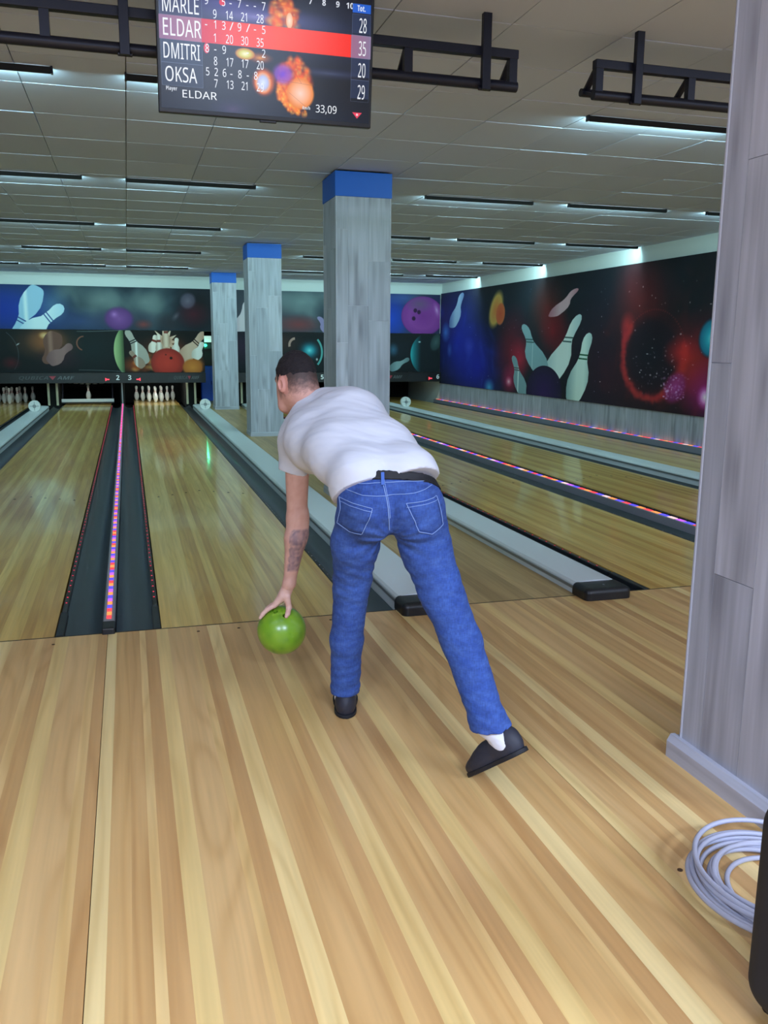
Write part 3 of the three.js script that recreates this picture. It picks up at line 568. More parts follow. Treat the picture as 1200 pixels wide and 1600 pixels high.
// masking panels over the pins
panel('masking_panel', 'dark printed panel with orange galaxy and faint pins above lane two', -4.55, -0.07, 0.785, 1.757, FACE, 150, k => {
  k.fill('#0b1014'); k.soft(-3.6, 1.3, 1.0, 0.6, '14,24,34', 0.9); k.soft(-0.8, 1.3, 0.8, 0.6, '12,30,34', 0.9);
  k.soft(-1.8, 1.45, 0.85, 0.45, '96,62,40', 0.95); k.soft(-1.75, 1.5, 0.5, 0.36, '150,92,54', 0.9); k.soft(-1.5, 1.1, 0.6, 0.35, '44,22,34', 0.9);
  k.blob(-1.8, 1.62, 0.16, 0.11, [[0, '#dcbf8c'], [0.5, '#b88a58'], [1, 'rgba(140,90,50,0)']]);
  k.pin(-1.55, 1.7, -1.82, 0.98, 0.42, '#8f6a5c', '#6a483e', null, 0.45, true); k.pin(-1.75, 1.0, -1.22, 1.42, 0.34, '#8a6a68', '#5f4448', null, 0.45, true);
  k.c.strokeStyle = 'rgba(150,90,70,0.8)'; k.c.lineWidth = 0.03; k.c.beginPath(); k.c.arc(-0.95, 1.45, 0.16, 1.6, 4.4); k.c.stroke();
  k.c.strokeStyle = 'rgba(90,110,120,0.6)'; k.c.lineWidth = 0.012; k.c.beginPath(); k.c.arc(-3.0, 1.2, 0.62, -0.6, 0.9); k.c.stroke();
  k.soft(-2.55, 1.0, 0.25, 0.18, '90,20,30', 0.8); k.blob(-2.38, 1.42, 0.06, 0.02, [[0, '#e0e8ec'], [1, 'rgba(200,220,230,0)']], 0.6);
  // green crescent planet
  const c = k.c; c.save(); c.beginPath(); c.ellipse(0.10, 1.28, 0.40, 0.62, 0, 0, 7); c.clip(); const g = c.createLinearGradient(-0.3, 0, -0.05, 0); g.addColorStop(0, '#a9c48a'); g.addColorStop(0.5, '#7c9a68'); g.addColorStop(1, '#31422c'); c.fillStyle = g; c.fillRect(-0.35, 0.7, 0.4, 1.1); c.restore();
  c.strokeStyle = 'rgba(150,160,160,0.55)'; c.lineWidth = 0.014; for (const [y0, y1] of [[1.72, 1.755], [0.84, 0.80]]) { c.beginPath(); c.moveTo(-1.1, y0); c.quadraticCurveTo(-0.6, y0, -0.1, y1); c.stroke(); }
}, 'panel');
panel('masking_panel', 'printed panel of a red ball smashing white pins, above lane three', -0.07, 1.79, 0.785, 1.757, FACE + 0.004, 220, k => {
  k.fill('#0d0b0c'); const c = k.c; k.soft(0.9, 1.25, 0.95, 0.5, '86,40,22', 0.95); k.soft(0.9, 1.3, 0.5, 0.4, '150,80,40', 0.7); k.soft(0.15, 0.95, 0.4, 0.25, '150,70,30', 0.9); k.soft(1.5, 0.95, 0.35, 0.3, '200,104,36', 0.95); k.soft(1.65, 1.65, 0.4, 0.3, '8,8,10', 0.98); k.soft(0.3, 1.7, 0.35, 0.15, '8,8,10', 0.95);
  const r = rng(55); for (let i = 0; i < 90; i++) k.soft(0.1 + 1.6 * r(), 0.82 + 0.4 * r(), 0.05 + 0.08 * r(), 0.03 + 0.06 * r(), ['230,130,50', '190,80,30', '250,190,110'][i % 3], 0.4);
  c.fillStyle = '#e6cdb4'; c.beginPath(); for (let i = 0; i < 22; i++) { const a = i / 22 * 6.283, q = i % 2 ? 0.2 : 0.42 + 0.08 * r(); c.lineTo(0.88 + Math.cos(a) * q * 0.75, 1.5 + Math.sin(a) * q * 0.72); } c.fill();
  k.blob(0.88, 1.5, 0.28, 0.2, [[0, '#c89a7a'], [1, 'rgba(150,90,70,0)']]); k.pin(0.9, 1.38, 0.9, 1.9, 0.2, '#e2cbb4', '#a07860', '#7a2a20', 0.45, true); k.pin(0.55, 1.25, 0.66, 1.66, 0.2, '#efe6da', '#b09a88', '#7a2a20', 0.45, true); k.pin(0.75, 1.2, 0.72, 1.68, 0.18, '#efe6da', '#b09a88', '#7a2a20', 0.45, true); k.pin(1.1, 1.2, 1.15, 1.6, 0.2, '#f2ebe0', '#b8a898', null, 0.45, true);
  k.pin(0.42, 0.98, 0.0, 1.77, 0.34, '#eef0ea', '#a8a49a', '#22242a', 0.42, true); k.pin(0.36, 0.9, 0.06, 1.28, 0.22, '#d8cfc4', '#9a8474', '#6a2a20', 0.45, true); k.pin(1.2, 1.0, 1.8, 1.74, 0.36, '#d8b8a0', '#a87a64', '#3a2420', 0.42, true); k.pin(1.55, 1.1, 1.76, 1.5, 0.26, '#f0ece4', '#bcae9e', null, 0.45, true);
  k.blob(0.92, 1.0, 0.40, 0.36, [[0, '#c23a2c'], [0.6, '#b43428'], [0.94, '#8c2a20'], [1, 'rgba(120,30,20,0)']]); k.blob(1.0, 1.12, 0.035, 0.035, [[0, '#1c0806'], [0.9, '#2a0c08'], [1, 'rgba(60,20,10,0)']]); k.blob(0.88, 1.2, 0.03, 0.026, [[0, '#1c0806'], [1, 'rgba(60,20,10,0)']]); 
  k.blob(1.5, 0.9, 0.26, 0.22, [[0, '#d88a3a'], [0.8, '#b86a2a'], [1, 'rgba(160,90,30,0)']]);
}, 'panel');
panel('masking_panel', 'dark printed panel with small teal planet seen right of the bowler\'s head', 2.42, 5.10, 0.785, 1.757, FACE, 130, k => {
  k.fill('#0a1016'); const c = k.c; k.soft(3.6, 1.5, 0.7, 0.4, '64,40,36', 0.9); k.soft(2.7, 1.4, 0.5, 0.6, '52,36,60', 0.9);
  c.strokeStyle = '#a8887c'; c.lineWidth = 0.06; c.beginPath(); c.arc(4.02, 1.45, 0.16, 1.7, 3.4); c.stroke();
  k.blob(4.36, 1.32, 0.34, 0.3, [[0, '#6fd6da'], [0.35, '#1d7c8c'], [1, 'rgba(8,30,44,0)']]); c.strokeStyle = '#4f9c98'; c.lineWidth = 0.05; c.beginPath(); c.arc(4.2, 1.28, 0.48, -0.7, 0.7); c.stroke(); k.blob(4.55, 1.1, 0.04, 0.05, [[0, '#f0f4f4'], [1, 'rgba(200,220,220,0)']]);
}, 'panel');
panel('masking_panel', 'dark printed panel with cyan crescent planet beneath the violet ball mural', 5.10, 7.81, 0.785, 1.757, FACE + 0.004, 130, k => {
  k.fill('#050a10'); const c = k.c; k.soft(6.6, 1.3, 0.7, 0.5, '8,24,36', 0.9);
  c.save(); c.beginPath(); c.ellipse(7.55, 1.24, 0.54, 0.56, 0, 0, 7); c.clip(); const g = c.createLinearGradient(7.0, 0, 7.3, 0); g.addColorStop(0, '#2fb0b4'); g.addColorStop(0.35, '#157078'); g.addColorStop(1, '#04121a'); c.fillStyle = g; c.fillRect(6.9, 0.6, 1.2, 1.3); c.restore();
  k.pin(6.45, 0.85, 6.98, 1.13, 0.22, '#7f9a9c', '#3e5458', null, 0.45, true); k.blob(7.7, 1.55, 0.16, 0.26, [[0, 'rgba(90,120,116,0.7)'], [0.8, 'rgba(60,90,90,0.5)'], [1, 'rgba(40,60,60,0)']], -0.4); k.blob(7.25, 1.55, 0.05, 0.03, [[0, '#dff'], [1, 'rgba(200,250,250,0)']]); k.soft(6.55, 1.35, 0.16, 0.2, '60,110,140', 0.8);
}, 'panel');
// ------------------------------------------------------------------ black sign beams under the masking panels
{
  function beam(x0, x1, label, marks, arrows) {
    const w = x1 - x0, B = thing('sign_beam', label, 'sign', [(x0 + x1) / 2, 0.66, FACE + 0.02]);
    part('beam_body', rbox(w, 0.24, 0.20, 0.012), M.black, B);
    const tex = canvas(Math.round(w * 260), 62, (c, W, H) => {
      c.fillStyle = '#0c0d10'; c.fillRect(0, 0, W, H); c.scale(260, 260);
      for (const [kind, x, s, ww] of marks) {
        const px = x - x0;
        if (kind === 'plate') { c.fillStyle = '#15171b'; c.beginPath(); c.moveTo(px, 0.03); c.lineTo(px + s, 0.03); c.lineTo(px + s - 0.06, 0.21); c.lineTo(px - 0.06, 0.21); c.fill(); }
        if (kind === 'num') { c.fillStyle = '#eef0f0'; c.font = 'bold 0.155px sans-serif'; c.save(); c.scale(0.01, 0.01); c.font = 'bold 15.5px sans-serif'; c.textAlign = 'center'; c.fillText(s, px * 100, 17.5); c.restore(); }
        if (kind === 'brand') { c.save(); c.scale(0.01, 0.01); c.font = 'italic bold 11px sans-serif'; c.fillStyle = '#44484b'; const t1 = 'QUBICA', t2 = 'AMF'; const m = c.measureText(t1).width + 12 + c.measureText(t2).width; c.translate(px * 100, 15.5); c.scale(ww * 100 / m, 1); c.fillText(t1, 0, 0); const x1 = c.measureText(t1).width + 1; c.fillStyle = '#a03040'; c.beginPath(); c.moveTo(x1, -8); c.lineTo(x1 + 10, -8); c.lineTo(x1 + 5, 1); c.fill(); c.fillStyle = '#5c6063'; c.fillText(t2, x1 + 11, 0); c.restore(); }
      }
    });
    part('sign_face', new THREE.PlaneGeometry(w, 0.235).translate(0, 0, 0.1015), std({ map: tex, roughness: 0.4 }), B);
    const red = std({ color: 0x300508, emissive: new THREE.Color().setRGB(1, 0.06, 0.10), emissiveIntensity: 1.6 });
    for (const [x, s] of arrows) { const g = [new THREE.CylinderGeometry(0.045, 0.045, 0.006, 3).rotateX(Math.PI / 2).rotateZ(s * Math.PI / 2).translate(0, 0, 0), box(-0.02 + s * 0.05, -0.014, -0.003, 0.02 + s * 0.05, 0.014, 0.003)]; const a = part('arrow_light', g, red, B, 'glowing red arrow'); a.position.set(x - (x0 + x1) / 2, -0.035, 0.105); }
    return B;
  }
  beam(-4.55, -0.1, 'black beam with lane number 2 and grey lettering above the pins', [['plate', -2.55, 1.55], ['brand', -2.42, '', 1.2], ['num', -0.24, '2'], ['plate', -4.4, 1.2]], [[-0.5, 1]]);
  beam(-0.1, 1.79, 'black beam with lane number 3 above the standing pins', [['num', 0.03, '3'], ['plate', 0.95, 0.75], ['brand', 1.03, '', 0.6]], [[0.25, -1]]);
  beam(2.42, 5.10, 'black beam with lane number 5, right of the bowler\'s head', [['num', 3.2, '4'], ['num', 4.66, '5'], ['plate', 3.5, 0.8]], []);
  beam(5.10, 7.81, 'black beam with lane number 6 near the far right corner', [['brand', 5.95, '', 0.8], ['plate', 6.95, 0.5], ['num', 7.73, '6']], [[7.5, 1]]);
}
// ------------------------------------------------------------------ pin decks
{
  const pg = new THREE.LatheGeometry([[0.0001, 0], [0.0257, 0], [0.0285, 0.004], [0.0358, 0.019], [0.0497, 0.057], [0.0581, 0.086], [0.0606, 0.114], [0.0578, 0.149], [0.0472, 0.184], [0.0337, 0.219], [0.0249, 0.238], [0.0228, 0.254], [0.0236, 0.273], [0.0280, 0.302], [0.0322, 0.330], [0.0316, 0.349], [0.0262, 0.367], [0.015, 0.378], [0.0001, 0.381]].map(p => new THREE.Vector2(p[0], p[1])), 18);
  const sg = [new THREE.CylinderGeometry(0.0258, 0.0285, 0.011, 18, 1, true).translate(0, 0.236, 0), new THREE.CylinderGeometry(0.0252, 0.0243, 0.010, 18, 1, true).translate(0, 0.272, 0)];
  const spots = []; for (let row = 0; row < 4; row++) for (let i = 0; i <= row; i++) spots.push([(i - row / 2) * 0.3048, -row * 0.264, row, i]);
  const rows = ['head pin at the front', 'second row', 'third row', 'back row'], place = [['alone'], ['left', 'right'], ['left', 'middle', 'right'], ['far left', 'inner left', 'inner right', 'far right']];
  function pin(x, y, z, label, group) { const p = thing('bowling_pin', label, 'pin', [x, y, z], 0, group); part('pin_body', pg, M.pin, p); part('neck_stripe', sg, M.pinRed, p); return p; }
  for (const [li, nm] of [[0, 'leftmost lane'], [2, 'lane three']]) { const cx = (LANES[li][0] + LANES[li][1]) / 2; for (const [x, z, r, i] of spots) pin(cx + x, 0, -22.8 + z, `white bowling pin on ${nm}, ${rows[r]}, ${place[r][i]}`, 'pins on ' + nm); }
  const c5 = (LANES[4][0] + LANES[4][1]) / 2, c2 = (LANES[1][0] + LANES[1][1]) / 2;
  // lane two: rack lifting one pin above the lowered sweep
  const S = thing('pin_sweep', 'pale sweep bar lowered across lane two in front of the pin deck', 'sweep', [c2, 0.045, -22.15]);
  part('sweep_bar', rbox(1.2, 0.075, 0.05, 0.008, 0, 0.055, 0), M.rail, S); part('bar_lip', rbox(1.2, 0.03, 0.02, 0.004, 0, 0.0, 0.02), M.black, S);
  for (const s of [-1, 1]) part('sweep_arm', bar(V(s * 0.57, 0.07, 0), V(s * 0.57, 0.5, -0.35), 0.03, 0.05), M.navyMetal, S);
  const K = thing('pin_rack', 'dark rack with white cups hanging under the beam on lane two', 'rack', [c2, 0.47, -22.6]);
  part('rack_plate', rbox(1.05, 0.03, 0.95, 0.01, 0, 0.05, -0.25), M.black, K);
  for (const [x, z] of spots) part('pin_cup', new THREE.CylinderGeometry(0.045, 0.06, 0.05, 14, 1, true).translate(x, 0.012, z), M.white, K);
  pin(c2, 0.074, -22.6, 'single white pin lifted by the rack on lane two', null);
  // side partitions with cream posts
  const cream = std({ color: 0xc9c6a8, roughness: 0.5 });
  for (const [x, l] of [[-3.56, 'left of the leftmost lane'], [-1.73, 'between the leftmost lane and lane two'], [-0.16, 'between lanes two and three'], [1.47, 'right of lane three'], [2.8, 'left of lane four'], [4.39, 'between lanes four and five'], [6.1, 'between lanes five and six']]) {
    const wide = Math.abs(x + 0.16) < 0.01 || Math.abs(x - 4.39) < 0.01 ? 0.05 : 0.13;
    const P = thing('pin_deck_partition', `black side board of the pin deck ${l}`, 'partition', [x, -0.08, -22.9]);
    part('side_board', box(-wide, 0, -1.1, wide, 1.0, 0.9), M.blackMatte, P);
    if (wide > 0.1) for (const s of [-1, 1]) part('cream_post', rbox(0.05, 0.6, 0.04, 0.006, s * 0.095, 0.38, 0.93), cream, P);
    else part('front_edge', rbox(0.035, 0.6, 0.03, 0.005, 0, 0.38, 0.92), M.railEdge, P);
  }
  const cu = thing('pit_curtain', 'black cushion curtain at the back of the pin decks', 'curtain', [1.6, -0.1, -24.25]);
  part('curtain_cloth', box(-6.1, 0, -0.03, 6.2, 1.1, 0.03), M.blackMatte, cu); part('top_rail', box(-6.1, 1.08, -0.05, 6.2, 1.14, 0.05), M.navyMetal, cu);
  // lamps over the pins, hidden behind the sign beams
  for (const [li, nits, l] of [[0, 8, 'the leftmost lane'], [1, 16, 'lane two'], [2, 60, 'lane three'], [5, 3, 'lane six']]) {
    const cx = (LANES[li][0] + LANES[li][1]) / 2, F = thing('pin_deck_lamp', `tube lamp behind the sign beam over ${l}`, 'lamp', [cx, 0.86, -21.85]);
    part('lamp_housing', box(-0.5, 0.03, -0.05, 0.5, 0.06, 0.05), M.black, F); for (const s of [-1, 1]) part('lamp_hanger', box(s * 0.4 - 0.012, 0.06, -0.01, s * 0.4 + 0.012, 0.902, 0.01), M.black, F); part('lamp_tube', cyl(V(-0.45, 0.015, 0), V(0.45, 0.015, 0), 0.013, 0.013, 10), M.tubeGlow, F);
    const q = new THREE.RectAreaLight(new THREE.Color().setRGB(0.92, 1, 0.97), nits, 0.9, 0.06); q.position.set(0, -0.004, -0.01); q.rotation.x = -0.7; q.name = 'deck_glow'; F.add(q);
  }
  // behind the farthest column: blue locker and a control box with a green lamp
  const bl = thing('blue_locker', 'bright blue locker glimpsed left of the farthest column', 'locker', [2.06, -0.16, -23.4]);
  part('locker_body', rbox(0.5, 1.06, 0.4, 0.02, 0, 0.53, 0), std({ color: 0x1556d8, roughness: 0.45 }), bl);
  for (const s of [-1, 1]) part('locker_door', rbox(0.225, 0.98, 0.02, 0.01, s * 0.117, 0.53, 0.205), std({ color: 0x1b60e6, roughness: 0.4 }), bl);
  part('locker_handle', rbox(0.012, 0.1, 0.016, 0.004, 0.02, 0.62, 0.222), M.navyMetal, bl);
  const cb = thing('control_box', 'small control box with white screen and green lamp above the blue locker', 'box', [1.93, 0.9, -23.2]);
  part('stand', box(-0.16, 0, -0.05, 0.2, 0.48, 0.0), M.black, cb); part('box_body', rbox(0.36, 0.36, 0.12, 0.01, 0.02, 0.60, 0), M.blackPlastic, cb);
  part('white_screen', box(-0.02, 0.60, 0.061, 0.17, 0.76, 0.066), std({ color: 0x9fb0b4, emissive: new THREE.Color().setRGB(0.55, 0.72, 0.72), emissiveIntensity: 0.8 }), cb);
  part('green_lamp', new THREE.SphereGeometry(0.05, 14, 10).scale(1.2, 0.8, 0.5).translate(0.0, 0.52, 0.066), std({ color: 0x0a3018, emissive: new THREE.Color().setRGB(0.05, 1, 0.45), emissiveIntensity: 3 }), cb);
  const gl = new THREE.PointLight(new THREE.Color().setRGB(0.05, 1, 0.45), 0.25); gl.position.set(0.0, 0.52, 0.13); gl.castShadow = true; gl.name = 'green_glow'; cb.add(gl);
}
// ------------------------------------------------------------------ distance-field modelling
const noise = new ImprovedNoise();
const N3 = (x, y, z) => noise.noise(x + 31.7, y + 17.3, z + 53.1);
function cone(a, b, ra, rb) { // tapered capsule
  const bx = b[0] - a[0], by = b[1] - a[1], bz = b[2] - a[2], L2 = bx * bx + by * by + bz * bz || 1e-9;
  return (x, y, z) => { const px = x - a[0], py = y - a[1], pz = z - a[2]; let t = (px * bx + py * by + pz * bz) / L2; t = t < 0 ? 0 : t > 1 ? 1 : t; const dx = px - bx * t, dy = py - by * t, dz = pz - bz * t; return Math.sqrt(dx * dx + dy * dy + dz * dz) - (ra + (rb - ra) * t); };
}
function ellipsoid(c, F, r) { // F = three unit axes, r = half sizes
  const m = Math.min(...r);
  return (x, y, z) => { const p = [x - c[0], y - c[1], z - c[2]]; let k0 = 0, k1 = 0; for (let i = 0; i < 3; i++) { const q = (p[0] * F[i][0] + p[1] * F[i][1] + p[2] * F[i][2]) / r[i]; k0 += q * q; k1 += q * q / (r[i] * r[i]); } k0 = Math.sqrt(k0); k1 = Math.sqrt(k1); return k1 < 1e-6 ? -m : k0 * (k0 - 1) / k1; };
}
const smin = (a, b, k) => { const h = Math.max(k - Math.abs(a - b), 0) / k; return Math.min(a, b) - h * h * k * 0.25; };
function union(list, k) { return (x, y, z) => { let d = list[0](x, y, z); for (let i = 1; i < list.length; i++) d = smin(d, list[i](x, y, z), k); return d; }; }
function surfaceNets(f, lo, hi, h, paint, base) {
  const nx = Math.ceil((hi[0] - lo[0]) / h) + 1, ny = Math.ceil((hi[1] - lo[1]) / h) + 1, nz = Math.ceil((hi[2] - lo[2]) / h) + 1;
  const val = new Float32Array(nx * ny * nz), id = (i, j, k) => (k * ny + j) * nx + i;
  // coarse pass skips cells far from the surface
  const S = 4;
  val.fill(1);
  for (let K = 0; K < nz; K += S) for (let J = 0; J < ny; J += S) for (let I = 0; I < nx; I += S) {
    const d = f(lo[0] + (I + S / 2) * h, lo[1] + (J + S / 2) * h, lo[2] + (K + S / 2) * h);
    const far = Math.abs(d) > h * S * 1.9 + 0.012;
    for (let k = K; k < Math.min(K + S, nz); k++) for (let j = J; j < Math.min(J + S, ny); j++) for (let i = I; i < Math.min(I + S, nx); i++) val[id(i, j, k)] = far ? d : f(lo[0] + i * h, lo[1] + j * h, lo[2] + k * h);
  }
  const vid = new Int32Array(nx * ny * nz).fill(-1), P = [], idx = [];
  const E = [[0, 1], [2, 3], [4, 5], [6, 7], [0, 2], [1, 3], [4, 6], [5, 7], [0, 4], [1, 5], [2, 6], [3, 7]];
  for (let k = 0; k < nz - 1; k++) for (let j = 0; j < ny - 1; j++) for (let i = 0; i < nx - 1; i++) {
    const c = []; let m = 0; for (let q = 0; q < 8; q++) { c[q] = val[id(i + (q & 1), j + ((q >> 1) & 1), k + (q >> 2))]; if (c[q] < 0) m |= 1 << q; }
    if (m === 0 || m === 255) continue;
    let x = 0, y = 0, z = 0, n = 0;
    for (const [a, b] of E) if ((c[a] < 0) !== (c[b] < 0)) { const t = c[a] / (c[a] - c[b]); x += (a & 1) + t * ((b & 1) - (a & 1)); y += ((a >> 1) & 1) + t * (((b >> 1) & 1) - ((a >> 1) & 1)); z += (a >> 2) + t * ((b >> 2) - (a >> 2)); n++; }
    vid[id(i, j, k)] = P.length / 3; P.push(lo[0] + (i + x / n) * h, lo[1] + (j + y / n) * h, lo[2] + (k + z / n) * h);
  }
  const quad = (a, b, c, d, flip) => { if (a < 0 || b < 0 || c < 0 || d < 0) return; flip ? idx.push(a, c, b, a, d, c) : idx.push(a, b, c, a, c, d); };
  for (let k = 1; k < nz - 1; k++) for (let j = 1; j < ny - 1; j++) for (let i = 1; i < nx - 1; i++) {
    const s = val[id(i, j, k)] < 0;
    if (s !== (val[id(i + 1, j, k)] < 0)) quad(vid[id(i, j - 1, k - 1)], vid[id(i, j, k - 1)], vid[id(i, j, k)], vid[id(i, j - 1, k)], !s);
    if (s !== (val[id(i, j + 1, k)] < 0)) quad(vid[id(i - 1, j, k - 1)], vid[id(i - 1, j, k)], vid[id(i, j, k)], vid[id(i, j, k - 1)], !s);
    if (s !== (val[id(i, j, k + 1)] < 0)) quad(vid[id(i - 1, j - 1, k)], vid[id(i, j - 1, k)], vid[id(i, j, k)], vid[id(i - 1, j, k)], !s);
  }
  const Nn = new Float32Array(P.length), col = paint ? new Float32Array(P.length) : null, e = h * 0.35;
  for (let q = 0; q < P.length; q += 3) {
    const x = P[q], y = P[q + 1], z = P[q + 2]; let gx = f(x + e, y, z) - f(x - e, y, z), gy = f(x, y + e, z) - f(x, y - e, z), gz = f(x, y, z + e) - f(x, y, z - e); const L = Math.hypot(gx, gy, gz) || 1;
    Nn[q] = gx / L; Nn[q + 1] = gy / L; Nn[q + 2] = gz / L;
    if (paint) { const c = paint(x, y, z, gx / L, gy / L, gz / L); col[q] = c.r; col[q + 1] = c.g; col[q + 2] = c.b; }
    P[q] -= base[0]; P[q + 1] -= base[1]; P[q + 2] -= base[2];
  }
  const g = new THREE.BufferGeometry(); g.setAttribute('position', new THREE.Float32BufferAttribute(P, 3)); g.setAttribute('normal', new THREE.Float32BufferAttribute(Nn, 3)); if (col) g.setAttribute('color', new THREE.Float32BufferAttribute(col, 3));
  g.setAttribute('uv', new THREE.Float32BufferAttribute(new Float32Array(P.length / 3 * 2).map((_, i) => i % 2 ? P[(i >> 1) * 3 + 1] : P[(i >> 1) * 3] + 0.3 * P[(i >> 1) * 3 + 2]), 2));
  g.setIndex(idx); return g;
}
const add = (a, b, s = 1) => [a[0] + b[0] * s, a[1] + b[1] * s, a[2] + b[2] * s];
const sub = (a, b) => [a[0] - b[0], a[1] - b[1], a[2] - b[2]];
const dot = (a, b) => a[0] * b[0] + a[1] * b[1] + a[2] * b[2];
const unit = a => { const l = Math.hypot(...a); return [a[0] / l, a[1] / l, a[2] / l]; };
const cross = (a, b) => [a[1] * b[2] - a[2] * b[1], a[2] * b[0] - a[0] * b[2], a[0] * b[1] - a[1] * b[0]];
const mixc = (a, b, t) => new THREE.Color().lerpColors(a, b, clamp(t, 0, 1));
const plane = (p, n) => (x, y, z) => (x - p[0]) * n[0] + (y - p[1]) * n[1] + (z - p[2]) * n[2];

// ------------------------------------------------------------------ bowling ball
const BALL = [0.603, 0.229, -3.66], BR = 0.108;
{
  const bt = canvas(512, 256, (c, w, h) => {
    c.fillStyle = '#7fae28'; c.fillRect(0, 0, w, h); const r = rng(8);
    for (let i = 0; i < 300; i++) { const x = r() * w, y = r() * h, a = 6 + r() * 34; const g = c.createRadialGradient(x, y, 0, x, y, a); g.addColorStop(0, ['rgba(170,205,70,0.35)', 'rgba(70,120,30,0.35)', 'rgba(130,180,40,0.3)'][i % 3]); g.addColorStop(1, 'rgba(120,170,40,0)'); c.fillStyle = g; c.fillRect(x - a, y - a, 2 * a, 2 * a); }
  });
  bt.wrapS = THREE.RepeatWrapping;
  const B = thing('bowling_ball', 'green marbled bowling ball in the bowler\'s hand', 'ball', BALL);
  const ev = new Evaluator(); ev.attributes = ['position', 'normal', 'uv'];
  let br = new Brush(new THREE.SphereGeometry(BR, 48, 32)); br.updateMatrixWorld();
  const holes = [];
  for (const d of [[-0.40, 0.85, 0.12], [-0.28, 0.88, 0.30], [0.05, 0.80, 0.60]]) {
    const n = unit(d), g = cyl(V(...n.map(v => v * (BR - 0.04))), V(...n.map(v => v * (BR + 0.02))), 0.0115, 0.0115, 16); const hb = new Brush(g); hb.updateMatrixWorld(); br = ev.evaluate(br, hb, SUBTRACTION); br.updateMatrixWorld();
  }
  part('ball_shell', br.geometry, new THREE.MeshPhysicalMaterial({ map: bt, roughness: 0.3, clearcoat: 0.6, clearcoatRoughness: 0.25 }), B);
}
